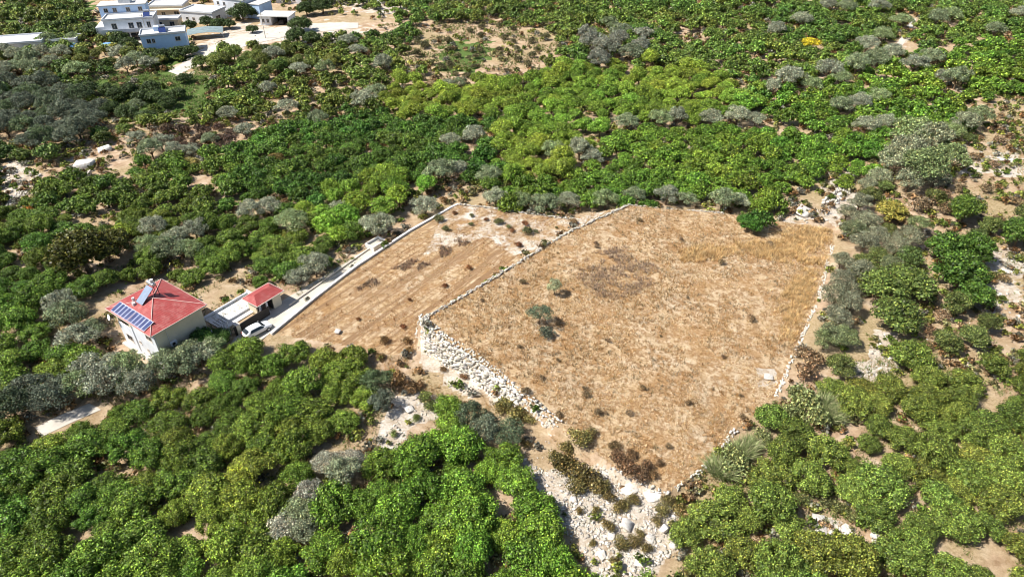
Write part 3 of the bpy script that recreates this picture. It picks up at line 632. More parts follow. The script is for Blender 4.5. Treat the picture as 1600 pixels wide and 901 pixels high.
DG = [('dark dense tree among the pale hamlet houses', 'trees in the hamlet',
  [(380, 32, 4.6), (395, 28, 3.5), (325, 43, 3), (345, 46, 3.0), (360, 45, 2.6), (298, 47, 2.6), (470, 50, 4), (465, 68, 4), (480, 25, 4), (505, 22, 4.5), (395, 52, 2.2), (490, 70, 3.4), (190, 72, 3.5), (150, 60, 4), (205, 78, 3), (255, 96, 3), (280, 92, 3), (240, 92, 2.6), (300, 86, 2.4), (415, 85, 2.4)]),
      ('dark green tree on the upper left meadow', 'trees on the meadow',
  [(172, 150, 2.8), (185, 158, 2.8), (205, 152, 3.0), (240, 148, 3.0), (225, 160, 2.6), (250, 160, 2.6), (280, 155, 2.4), (265, 168, 2.4), (175, 180, 2.8), (200, 185, 2.8), (230, 190, 2.4), (140, 150, 3.0), (290, 130, 2.2)])]
for label, grp, pts in DG:
    for (a, b, r_) in pts: put('citrus', a, b, r_, (.06, .10, .03), label, grp)
# dry bushes
DB = [('brown dry bush at the foot of the terrace wall', 'dry bushes under the terrace wall', (.22, .15, .07), [(600, 535, .9), (635, 535, .8), (595, 560, .8), (640, 550, .7), (620, 600, 1.6), (640, 610, 1.2), (690, 548, .6), (725, 590, .7), (812, 648, 1.3), (655, 605, .9)]),
 ('olive brown thorn bush where the terrace wall runs out', 'thorn bushes below the wall', (.18, .17, .06), [(790, 636, 1.5), (805, 655, 1.4), (780, 642, 1.2), (825, 660, 1.0), (905, 690, 1.5), (885, 690, 1.1), (920, 680, 1.0)]),
 ('greenish brown brush on the rubble fan', 'brush on the rubble fan', (.17, .15, .055), [(880, 735, 1.8), (905, 745, 1.9), (925, 757, 1.6), (900, 765, 1.4), (940, 765, 1.2), (870, 722, 1.3), (950, 825, .9), (970, 852, 1.1), (990, 848, 1.0), (965, 795, .9), (975, 790, .8), (1035, 800, 1.0), (1060, 800, 1.1), (1045, 785, 1.0), (1025, 815, .7), (930, 800, .6), (905, 800, .5), (960, 880, .7), (1010, 860, .8), (990, 785, .9), (950, 780, .8), (1000, 835, .6), (925, 850, .5), (820, 695, .9)]),
 ('dark dead brush at the upper field corner', 'dead brush in the upper field corner', (.16, .11, .06), [(965, 720, 1.2), (980, 735, 1.3), (1000, 745, 1.2), (1010, 730, .9), (960, 700, .8), (985, 712, .8), (1020, 745, .7), (1030, 725, .6)]),
 ('rust red weed in the narrow lower field', 'rust red weeds', RED, [(810, 385, .7), (733, 420, .6), (695, 448, .6), (630, 512, .6), (710, 335, .6), (560, 500, .4), (760, 345, .6), (820, 352, .8), (640, 470, .4), (800, 362, .6)]),
 ('grey green tussock atop the lower field', 'tussocks on the lower field', (.16, .18, .08), [(795, 356, 1.2), (800, 360, .9), (825, 364, 1.0), (690, 350, .9), (730, 352, .8), (740, 340, .7), (850, 355, .8), (700, 365, .8), (870, 350, .7)]),
 ('small dry tussock in the upper field', 'tussocks in the upper field', (.22, .17, .10),
   [(1010, 355, .8), (815, 450, .6), (935, 390, .8), (1090, 470, .5), (930, 620, .9), (940, 640, .6), (885, 645, .6), (900, 600, .5), (960, 655, .5), (820, 612, .9), (950, 540, .5), (1010, 600, .5), (1165, 655, 1.0), (1060, 690, .6), (1100, 600, .6), (860, 590, .5), (1050, 380, .6), (1200, 380, .7), (905, 350, .8), (1130, 420, .6), (1180, 500, .7), (1040, 530, .4), (880, 560, .4), (990, 650, .5), (1080, 640, .5), (1120, 560, .5), (925, 380, .7), (760, 470, .4), (800, 540, .4), (1150, 620, .6)]),
 ('brown scrub on the bare slope at the right', 'scrub on the right slope', (.22, .17, .10), [(1470, 310, 2.0), (1440, 330, 2.2), (1405, 350, 2.2), (1540, 300, 1.6), (1480, 335, 2.0), (1560, 225, 1.6), (1550, 262, 1.4), (1585, 320, 1.4), (1500, 300, 1.2), (1450, 520, 1.2), (1470, 500, 1.4), (1560, 350, 1.4), (1440, 475, 1.2), (1265, 570, 2.0), (1255, 590, 1.8), (1250, 555, 1.2), (1520, 250, 1.3), (1445, 545, 1.0), (1565, 440, 1.2), (1540, 480, 1.0)]),
 ('olive green bush in the bottom right clearing', 'bushes of the bottom right clearing', (.14, .16, .06), [(1290, 790, 1.2), (1310, 800, 1.0), (1250, 785, 1.1), (1330, 810, 1.0), (1340, 860, 1.0), (1300, 860, .9), (1260, 850, .8)]),
 ('greenish bush in the stony orchard gap', 'bushes in the stony gap', (.13, .18, .05), [(665, 625, 1.0), (675, 640, 1.1), (650, 655, .7), (615, 680, .6)]),
 ('grey brown bush on the scorched left terrace', 'scorched terrace bushes', (.12, .09, .065), [(x + rnd.uniform(-8, 8), y + rnd.uniform(-4, 4), rnd.uniform(1.2, 2.0)) for y in (208, 222, 236) for x in range(262, 372, 17)]),
 ('low bush on the bare top centre terraces', 'bushes on the top centre terraces', (.12, .12, .06), [(x + rnd.uniform(-14, 14), y + rnd.uniform(-6, 6), rnd.uniform(.8, 1.8)) for y in range(48, 140, 15) for x in range(650, 870, 27)]),
]
for label, grp, colr, pts in DB:
    for (a, b, r_) in pts:
        if 'tussock' in label: a += rnd.uniform(-16, 16); b += rnd.uniform(-9, 9); r_ *= rnd.uniform(.5, 1.15)
        kk = rnd.uniform(.85, 1.3); put('dry', a, b, r_, tuple(c * kk * rnd.uniform(.95, 1.06) for c in colr), label, grp, hs=rnd.uniform(.8, 1.1))

# ------------------------------------------------------------------ orchards and woods
HOLES = [  # no trees (picture outlines)
  [(372, 520), (425, 500), (520, 410), (590, 365), (640, 370), (540, 525), (620, 580), (660, 600), (615, 625), (600, 640), (600, 700), (640, 705), (655, 672), (700, 640), (740, 650), (800, 685), (830, 745), (850, 800), (900, 850), (935, 905), (1010, 905), (1035, 885), (1060, 855), (1062, 800), (1100, 760), (1060, 500), (500, 500)],
  [(652, 35), (860, 45), (880, 90), (820, 135), (690, 140), (640, 75)], [(255, 195), (375, 200), (375, 248), (255, 248)],
  [(140, 48), (240, 85), (300, 90), (262, 120), (290, 125), (345, 85), (400, 78), (470, 68), (620, 55), (620, 20), (530, 8), (460, 8), (140, 0)],
  [(0, 60), (60, 60), (60, 85), (0, 90)], [(140, 118), (330, 112), (330, 175), (150, 178)],
  [(1440, 300), (1520, 225), (1530, 170), (1600, 150), (1640, 330), (1480, 330)], [(1430, 490), (1450, 380), (1480, 520), (1440, 570)], [(1520, 380), (1640, 380), (1640, 500), (1520, 510), (1500, 450)], [(1290, 300), (1345, 310), (1340, 460), (1290, 440)],
  [(0, 250), (75, 262), (60, 300), (40, 340), (0, 340)], [(85, 235), (200, 228), (200, 285), (85, 290)],
  [(1400, 30), (1436, 20), (1425, 75), (1392, 90)], [(1345, 515), (1405, 515), (1402, 615), (1340, 612), (1310, 560)], [(1240, 770), (1345, 790), (1380, 850), (1300, 880), (1235, 850)],
  [(170, 230), (250, 195), (260, 250), (200, 262)], [(1215, 320), (1300, 270), (1320, 350), (1215, 352)], [(50, 640), (150, 618), (165, 645), (65, 690)],
  [(1530, 590), (1575, 590), (1580, 640), (1530, 640)], [(380, 872), (430, 872), (430, 901), (380, 901)], [(330, 470), (330, 440), (395, 420), (400, 470)],
  [(1165, 90), (1200, 85), (1205, 108), (1165, 110)], [(1060, 55), (1100, 45), (1105, 70), (1065, 70)], [(415, 640), (440, 640), (440, 655), (415, 655)],
  [(300, 285), (335, 280), (335, 300), (300, 302)]]
# (outline, kind, colour, spacing m, crown radius, keep probability, label, group)
ZONES = [
 ([(-200, 640), (60, 690), (160, 640), (240, 625), (350, 560), (420, 535), (520, 540), (600, 600), (600, 700), (560, 720), (440, 850), (400, 960), (-200, 960)], 'citrus', (.145, .228, .033), 3.75, 2.5, .98,
  'yellow green citrus tree in the lower left orchard', 'citrus orchard at the lower left'),
 ([(400, 960), (440, 850), (560, 720), (640, 700), (700, 640), (830, 745), (935, 905), (960, 960)], 'citrus', (.135, .235, .03), 3.8, 2.6, 1.0,
  'rich green citrus tree left of the rubble fan', 'citrus orchard at the bottom centre'),
 ([(1000, 960), (1035, 885), (1062, 800), (1100, 740), (1215, 620), (1300, 560), (1430, 570), (1490, 600), (1800, 480), (1800, 960)], 'citrus', (.14, .215, .042), 3.85, 2.45, .97,
  'dense citrus tree in the lower right orchard', 'citrus orchard at the lower right'),
 ([(600, 160), (640, 130), (780, 120), (900, 105), (960, 110), (1100, 115), (1200, 170), (1100, 190), (1100, 205), (960, 215), (900, 280), (790, 300), (770, 230), (780, 195), (620, 190)], 'leafy', (.21, .33, .045), 3.9, 2.55, 1.0,
  'lime green tree in the wood above the fields', 'lime green wood'),
 ([(480, 350), (520, 310), (600, 275), (665, 290), (640, 330), (570, 360), (540, 380)], 'leafy', (.21, .35, .045), 3.9, 2.5, 1.0,
  'lime green tree above the upper driveway end', 'lime green patch'),
 ([(780, 300), (900, 280), (960, 215), (1100, 205), (1200, 205), (1400, 230), (1370, 290), (1290, 330), (1200, 345), (780, 335)], 'citrus', (.135, .25, .032), 3.7, 2.5, 1.0,
  'vivid green tree right behind the upper field', 'vivid green band'),
 ([(350, 260), (420, 200), (600, 175), (780, 195), (770, 230), (790, 300), (660, 280), (500, 320), (350, 330)], 'citrus', (.085, .17, .026), 3.7, 2.5, 1.0,
  'deep green tree left of the lime wood', 'deep green grove'),
 ([(1350, 100), (1620, 60), (1620, 150), (1530, 210), (1400, 240), (1200, 205), (1180, 170)], 'citrus', (.125, .24, .032), 4.4, 2.7, .97,
  'bright green tree near the upper right border', 'upper right slope orchard'),
 ([(880, 0), (1620, 0), (1620, 60), (1350, 100), (1180, 170), (1100, 115), (960, 110), (880, 95)], 'citrus', (.13, .22, .042), 4.8, 2.8, .95,
  'round green tree in the far top right orchard', 'far orchard top right'),
 ([(540, 0), (1000, 0), (900, 120), (600, 160), (520, 110)], 'citrus', (.13, .21, .042), 5.0, 2.6, .88,
  'round green tree on the top centre terraces', 'far terraces top centre'),
 ([(-200, 120), (180, 110), (180, 260), (-200, 300)], 'citrus', (.09, .155, .034), 4.2, 2.7, .97,
  'dark green tree in the far left grey grove', 'green trees in the far left grove'),
 ([(-200, -80), (900, -80), (900, 10), (540, 20), (540, 110), (440, 120), (180, 130), (-200, 120)], 'leafy', (.15, .21, .05), 5.0, 2.6, .88,
  'green tree around the top left hamlet', 'trees around the hamlet'),
 ([(180, 110), (540, 60), (620, 160), (600, 180), (420, 205), (250, 200), (180, 200)], 'citrus', (.13, .20, .038), 4.4, 2.4, .76,
  'green tree on the terraces below the hamlet', 'terrace trees below the hamlet'),
 ([(-200, 280), (120, 290), (420, 205), (350, 330), (500, 320), (640, 370), (420, 480), (330, 470), (240, 430), (160, 470), (-200, 460)], 'citrus', (.115, .19, .03), 3.85, 2.4, .93,
  'green citrus tree above the red roofed house', 'citrus orchard above the house'),
 ([(-200, 460), (160, 470), (180, 560), (60, 690), (-200, 640)], 'citrus', (.12, .21, .03), 4.0, 2.6, .92,
  'green citrus tree left of the red roofed house', 'citrus trees left of the house'),
 ([(330, 400), (640, 370), (560, 420), (420, 500), (330, 500)], 'citrus', (.12, .21, .035), 4.0, 2.3, .8,
  'green tree on the upper side of the driveway', 'trees above the gatehouse'),
 ([(1250, 330), (1620, 140), (1620, 640), (1250, 600)], 'leafy', (.12, .175, .05), 5.0, 2.3, .5,
  'green bushy tree on the bare right slope', 'right slope bushes'),
]
houses_keepout = []
def keep(x, y, r): houses_keepout.append((x, y, r))
hx, hy = -50.3, 76.6                                # red roofed house centre
for p, r_ in (((hx, hy), 6.2), (at(250, 548), 3), (at(365, 492), 3.6), (at(345, 490), 3.2), (at(392, 478), 3), (at(412, 475), 3.5), (at(432, 470), 3), (at(372, 530), 3.2), (at(400, 520), 3.2)): keep(p[0], p[1], r_)
u0, v0 = np.array([math.cos(R(53)), math.sin(R(53))]), np.array([-math.sin(R(53)), math.cos(R(53))])
for p in [(70, 674), (92, 660), (115, 650), (140, 638)]: keep(*at(*p), 1.8)
for p in [(100, 668), (125, 655), (150, 645)]: keep(*at(*p), 1.2)
for p in [(270, 116), (285, 108), (300, 100), (318, 90), (335, 80), (350, 70)]: keep(*at(*p), 3.0)
for p in [(1398, 78), (1406, 66), (1416, 50), (1426, 32)]: keep(*at(*p), 2.0)
cand = {'citrus': [], 'leafy': []}
taken = np.array([(a, b, c) for a, b, c in placed]); kp_ = np.array(houses_keepout)
done = np.zeros((0, 2))
for zi, (poly, kind, colr, spc, rad, prob, label, grp) in enumerate(ZONES):
    if prob <= 0: continue
    rg = np.random.default_rng(900 + zi)
    a, b = np.meshgrid(np.arange(-330, 420, spc), np.arange(-330, 420, spc * .93)); a = a + (np.round(b / (spc * .93)) % 2) * spc * .5
    P = a.ravel()[:, None] * u0 + b.ravel()[:, None] * v0; P = P + rg.normal(size=P.shape) * spc * .16
    ok = (P[:, 1] > 30) & (P[:, 1] < 330) & (np.abs(P[:, 0]) < 260); P = P[ok]
    Z = H(P[:, 0], P[:, 1]); px, py, zc = proj(P[:, 0], P[:, 1], Z)
    pj = poly; inn = inpoly(px + rg.normal(size=len(px)) * (4 if zi < 3 else 11), py + rg.normal(size=len(px)) * (3 if zi < 3 else 6), pj) & (rg.random(len(px)) < prob) & (px > -130) & (px < 1730) & (py < 1010) & (py > -60)
    for hp in HOLES: inn &= ~inpoly(px, py, hp)
    inn &= ~inpoly(P[:, 0], P[:, 1], UP) & ~inpoly(P[:, 0], P[:, 1], LO)
    inn &= dist_seg(P[:, 0], P[:, 1], UP) > 1.6; inn &= dist_seg(P[:, 0], P[:, 1], LO) > 1.6
    for tx, ty, tr in taken: inn &= np.hypot(P[:, 0] - tx, P[:, 1] - ty) > tr * .62 + rad * .45
    for tx, ty, tr in kp_: inn &= np.hypot(P[:, 0] - tx, P[:, 1] - ty) > tr + rad * .5
    for (x, y), z, q, qy, c in zip(P[inn], Z[inn], px[inn], py[inn], zc[inn]):
        if len(done) and np.min(np.hypot(done[:, 0] - x, done[:, 1] - y)) < spc * .62: continue
        done = np.vstack([done, [x, y]])
        rr = rad * rg.uniform(.76, 1.16) * (1 if rg.random() > .08 else .7); hs = rg.uniform(.78, 1.18)
        k = rg.uniform(.72, 1.22) * (.8 + .4 * vnoise([x], [y], 14, 61)[0]); yl = rg.uniform(-.12, .22) * (1 if rg.random() < .45 else .3) + (vnoise([x], [y], 18, 62)[0] - .5) * .25
        cc = (colr[0] * k * (1 + yl * 1.2), colr[1] * k, colr[2] * k)
        inf = (-45 < q < 1645) and (-5 < qy < 975)
        cand[kind].append((c if inf else 1e6, x, y, z, rr, hs, cc, label, grp, inf))
LANDMARKS = [(395, 550, 'citrus tree nearest the rear of the white car at the bottom of the driveway'), (655, 690, 'top citrus tree of the wedge orchard, at the lower end of the stony gap'),
             (910, 850, 'citrus tree at the edge of the rubble fan near the bottom centre'), (1085, 850, 'citrus tree just right of the leaning white slab'),
             (1395, 620, 'citrus tree at the lower end of the pale dusty patch in the right orchard'), (85, 700, 'citrus tree just below the short concrete path at left'),
             (1380, 880, 'citrus tree in front of the small round white boulder'), (540, 555, 'citrus tree touching the near corner of the lower field'), (440, 870, 'citrus tree below the row of pale olives at the bottom'), (1230, 700, 'citrus tree right of the pale reed clump at the lower right')]
stuff = {}
for kind in cand:
    L_ = sorted(cand[kind], key=lambda t: t[0]); ind, rest = L_[:300], L_[300:]
    if kind == 'leafy': ind = [t for t in L_ if t[0] < 1e5][:300]; rest = [t for t in L_ if t not in ind]
    lab = {}
    if kind == 'citrus':
        for (a, b, t_) in LANDMARKS:
            x, y, _ = gp(a, b); i = min((i for i in range(len(ind)) if i not in lab), key=lambda i: math.hypot(ind[i][1] - x, ind[i][2] - y)); lab[i] = t_
    for i, (c, x, y, z, rr, hs, cc, label, grp, inf) in enumerate(ind):
        plant(kind, x, y, rr, hs, cc, lab.get(i, label), None if i in lab else grp, None, z)
    stuff[kind] = rest
def stuff_trees(name, kind, items, label):
    bt = Batch(); tv = []
    for (c, x, y, z, rr, hs, cc, *_) in items:
        mid = c < 165; V_, F_, C_ = rnd.choice((MIDS if mid else FARS)[kind]); m = rotm(rnd.uniform(0, 6.28))
        W = (V_ * np.array([rr, rr, rr * hs])) @ m.T + np.array([x, y, z]); bt.put(W, F_, C_ * np.array(cc))
        tr = np.array([(-.1, -.1, -.2), (.1, -.1, -.2), (.1, .1, -.2), (-.1, .1, -.2), (-.06, -.06, 1), (.06, -.06, 1), (.06, .06, 1), (-.06, .06, 1)]) * np.array([rr * .7, rr * .7, rr * .5]) + np.array([x, y, z])
        bt.put(tr, np.array([(0, 1, 5, 4), (1, 2, 6, 5), (2, 3, 7, 6), (3, 0, 4, 7)]), np.full((8, 3), .12))
    o = new_obj(name, bt.mesh(name, M['foliage'])); tag(o, label, 'trees', None, 'stuff'); print(name, len(items), bt.n)
stuff_trees('orchard_canopy', 'citrus', stuff['citrus'], 'mass of rounded green orchard trees receding beyond the fields')
if stuff['leafy']: stuff_trees('woodland_canopy', 'leafy', stuff['leafy'], 'mass of yellow green leafy trees and bushes in the distance')

# ------------------------------------------------------------------ small weeds and scrub in every gap (uncountable)
SCR = [crown_np(s, 70, .42, 5, .6, .6, .25, core=False, upright=.8) for s in range(90, 95)]
bt = Batch(); N_ = 16000
# even over the picture: nearer ground gets more
X = rng.uniform(-230, 230, N_ * 4); Y = 32 + 290 * rng.uniform(0, 1, N_ * 4) ** 1.6; Z = H(X, Y); px, py, zc = proj(X, Y, Z)
ok = (px > -80) & (px < 1680) & (py < 930) & (py > -30) & ~inpoly(X, Y, UP) & ~inpoly(X, Y, LO)
ok &= ~inpoly(px, py, HOLES[1]) | (rng.random(len(px)) < .25); ok &= ~inpoly(px, py, HOLES[5]) | (rng.random(len(px)) < .3)
for hp in [[(352, 548), (352, 530), (438, 465), (590, 375), (600, 390), (380, 560)], HOLES[1 + 2], [(560, 560), (870, 665), (1060, 770), (1060, 905), (930, 905), (830, 740), (600, 640)]]: ok &= ~inpoly(px, py, hp) | (rng.random(len(px)) < .12)
for tx, ty, tr in kp_: ok &= np.hypot(X - tx, Y - ty) > tr * .95
ok &= ~inpoly(px, py, [(300, 85), (345, 40), (520, 30), (600, 48), (470, 70), (400, 78), (350, 88)])
ok &= vnoise(X, Y, 5, 63) + .5 * vnoise(X, Y, 1.5, 64) > .62
I_ = np.nonzero(ok)[0][:N_]
PAL = [(.17, .22, .05), (.12, .19, .035), (.22, .23, .10), (.30, .22, .12), (.24, .25, .20), (.20, .13, .06), (.26, .30, .07)]
for i in I_:
    V_, F_, C_ = SCR[i % 5]; q = rng.uniform(.3, 1.0) * (1 + max(0, zc[i] - 100) / 200); cc = np.array(PAL[rng.integers(0, 7)]) * rng.uniform(.7, 1.2)
    bt.put((V_ * np.array([q, q, q * .9])) @ rotm(rng.uniform(0, 6)).T + np.array([X[i], Y[i], Z[i]]), F_, C_ * cc)
o = new_obj('low_scrub', bt.mesh('low_scrub', M['foliage'])); tag(o, 'small weeds and low scrub filling the gaps between the trees', 'scrub', None, 'stuff')

# ------------------------------------------------------------------ dry grass and weeds (uncountable)
def blades(name, poly_w, n, hgt, wid, colr, per, label, mask=None, spread=.16, mat=None):
    x0, x1 = min(p[0] for p in poly_w), max(p[0] for p in poly_w); y0, y1 = min(p[1] for p in poly_w), max(p[1] for p in poly_w)
    X = rng.uniform(x0, x1, n * 3); Y = rng.uniform(y0, y1, n * 3); ok = inpoly(X, Y, poly_w)
    if mask is not None: ok &= mask(X, Y)
    X, Y = X[ok][:n], Y[ok][:n]; Z = H(X, Y); m = len(X)
    X = np.repeat(X, per); Y = np.repeat(Y, per); Z = np.repeat(Z, per); hh = np.repeat(rng.uniform(.5, 1.5, m), per) * hgt
    N = len(X); a = rng.uniform(0, 2 * np.pi, N); r_ = rng.uniform(0, spread, N) * np.repeat(rng.uniform(.6, 1.6, m), per)
    bx, by = X + np.cos(a) * r_, Y + np.sin(a) * r_; ln = rng.uniform(.1, .7, N) * hh; tx, ty = bx + np.cos(a) * ln, by + np.sin(a) * ln
    wx, wy = -np.sin(a) * wid, np.cos(a) * wid; tz = Z + hh * rng.uniform(.6, 1.1, N)
    V_ = np.stack([np.stack([bx - wx, by - wy, Z - .03], 1), np.stack([bx + wx, by + wy, Z - .03], 1), np.stack([tx, ty, tz], 1)], 1).reshape(-1, 3)
    base = np.repeat(np.array(colr)[rng.integers(0, len(colr), m)], per, 0) * rng.uniform(.75, 1.25, (N, 1))
    o = new_obj(name, np_mesh(name, V_, np.arange(N * 3).reshape(-1, 3), np.repeat(base, 3, 0), mat or M['dry'])); return tag(o, label, 'grass', None, 'stuff')
STRAW = [(.68, .54, .35), (.58, .42, .23), (.50, .34, .16), (.74, .62, .44), (.36, .24, .11)]
blades('dry_grass', UP, 24000, .24, .035, STRAW, 5, 'short dry straw grass covering the upper field', lambda X, Y: vnoise(X, Y, 2.4, 41) * .6 + vnoise(X, Y, .8, 42) * .4 > .5)
blades('lower_field_grass', LO, 9000, .16, .03, STRAW, 5, 'sparse cut straw on the narrow lower field', lambda X, Y: vnoise(X, Y, 2.0, 43) > .42)
blades('brown_weeds', UP, 6500, .36, .03, [(.26, .17, .08), (.32, .18, .07), (.38, .22, .09), (.20, .16, .08), (.27, .23, .16)], 7, 'brown weed tufts mottling the upper field', lambda X, Y: vnoise(X, Y, 5, 53) * .5 + vnoise(X, Y, 1.3, 54) * .5 + rng.uniform(-.10, .10, len(X)) > .515, .2)
blades('lower_field_weeds', LO, 1000, .3, .03, [(.26, .14, .06), (.32, .16, .07)], 7, 'rusty weed tufts on the lower field', lambda X, Y: vnoise(X, Y, 4, 55) * .5 + vnoise(X, Y, 1.3, 56) * .5 > .55, .22)
GOLD = [on_plane(*p, PU) for p in [(1200, 370), (1240, 352), (1298, 360), (1300, 385), (1275, 450), (1240, 540), (1200, 540), (1215, 470), (1250, 420), (1190, 405), (1060, 410), (1060, 390), (1130, 375)]]
blades('tall_dry_grass', GOLD, 9000, .6, .035, [(.60, .43, .20), (.66, .50, .27), (.52, .34, .16), (.40, .26, .11)], 6, 'taller golden grass along the right side of the upper field', lambda X, Y: vnoise(X, Y, 4, 44) * .6 + vnoise(X, Y, 1.1, 57) * .4 + np.clip(dist_seg(X, Y, GOLD) / 8, 0, .35) > .56 + rng.uniform(-.14, .14, len(X)), .3)
WEED = [on_plane(*p, PU) for p in [(925, 395), (975, 385), (1030, 420), (1025, 450), (960, 470), (900, 455), (905, 415)]]
blades('dead_weeds', WEED, 1100, .5, .03, [(.30, .22, .16), (.38, .28, .19), (.22, .16, .12)], 6, 'patch of dark dead weed stalks in the upper field', lambda X, Y: vnoise(X, Y, 2.0, 51) + .6 * vnoise(X, Y, .7, 52) > .68, .22)
DW = [on_plane(*p, PL) for p in [(555, 450), (600, 425), (690, 385), (720, 372), (735, 380), (680, 410), (610, 448), (570, 462)]]
blades('dead_weed_strip', DW, 2400, .4, .03, [(.16, .13, .10), (.22, .16, .12), (.30, .18, .12)], 6, 'dark strip of dead weeds across the lower field', lambda X, Y: vnoise(X, Y, 1.6, 47) > .4, .2)
def wp(poly): return [g2(*p) for p in poly]
blades('brown_verge_grass', wp([(560, 560), (640, 557), (700, 600), (800, 640), (870, 668), (930, 710), (860, 730), (800, 690), (700, 630), (600, 610)]), 2600, .3, .035, [(.40, .24, .10), (.50, .34, .18), (.24, .20, .08)], 5, 'brown grass tufts on the sandy track under the terrace wall', lambda X, Y: vnoise(X, Y, 1.6, 45) > .55)
blades('slope_grass', wp([(1340, 300), (1600, 170), (1600, 640), (1430, 580), (1340, 420)]), 5000, .4, .05, [(.36, .22, .12), (.30, .26, .12), (.46, .34, .2), (.14, .18, .06)], 5, 'thin dry grass on the bare right slope', lambda X, Y: vnoise(X, Y, 3, 46) > .5)
blades('terrace_grass', wp([(620, 30), (880, 30), (900, 120), (800, 150), (640, 140), (560, 60)]), 5000, .5, .08, [(.20, .20, .08), (.33, .24, .14), (.09, .15, .03)], 5, 'scattered grass on the bare top centre terraces', lambda X, Y: vnoise(X, Y, 4, 48) > .5)
blades('meadow_grass', wp([(120, 110), (335, 105), (380, 180), (130, 195)]), 9000, .4, .08, [(.10, .19, .035), (.14, .23, .05), (.22, .25, .09), (.30, .27, .14)], 4, 'fresh green meadow grass at the upper left', lambda X, Y: vnoise(X, Y, 5, 49) > .3, .3)
UND = [[(-60, 430), (600, 380), (420, 500), (350, 560), (160, 640), (-60, 720)], [(1080, 740), (1300, 560), (1640, 560), (1640, 920), (1000, 920)], [(-60, 640), (420, 530), (620, 600), (600, 700), (700, 640), (930, 905), (-60, 905)]]
for i, pl in enumerate(UND):
    blades('undergrowth', wp(pl), 5000, .35, .05, [(.09, .14, .03), (.16, .18, .05), (.34, .24, .12)], 5, ['weedy undergrowth around the red roofed house', 'weedy undergrowth of the lower right orchard', 'weedy undergrowth of the lower left orchards'][i], lambda X, Y: (vnoise(X, Y, 3, 50) > .5) & ~inpoly(X, Y, UP) & ~inpoly(X, Y, LO), .3)
# ------------------------------------------------------------------ red roofed house (local x = along the lit front, local -y = front)
def window(parent, x0, x1, z0, z1, y, face='y', sgn=-1, name='window', frame=.06):
    """framed opening proud of a wall; face 'y': wall plane at y, face 'x': wall plane at x=y (x0..x1 are then y values)"""
    fr, pn = MB(), MB()
    def bx(mb, a0, a1, c0, c1, d0, d1):
        lo, hi = sorted((y + sgn * d0, y + sgn * d1))
        if face == 'y': mb.box(a0, a1, lo, hi, c0, c1)
        else: mb.box(lo, hi, a0, a1, c0, c1)
    for a in ((x0, x0 + frame, z0, z1), (x1 - frame, x1, z0, z1), (x0 + frame, x1 - frame, z0, z0 + frame), (x0 + frame, x1 - frame, z1 - frame, z1), ((x0 + x1) / 2 - .025, (x0 + x1) / 2 + .025, z0 + frame, z1 - frame)):
        bx(fr, *a, -.02, .05)
    bx(pn, x0 + frame * .5, x1 - frame * .5, z0 + frame * .5, z1 - frame * .5, -.02, .02)
    f = fr.build(name, M['trim'], parent); pn.build('pane', M['glass'], f)
    s = MB(); bx(s, x0 - .08, x1 + .08, z0 - .08, z0 - .003, -.02, .12); s.build('sill', M['trim'], f); return f
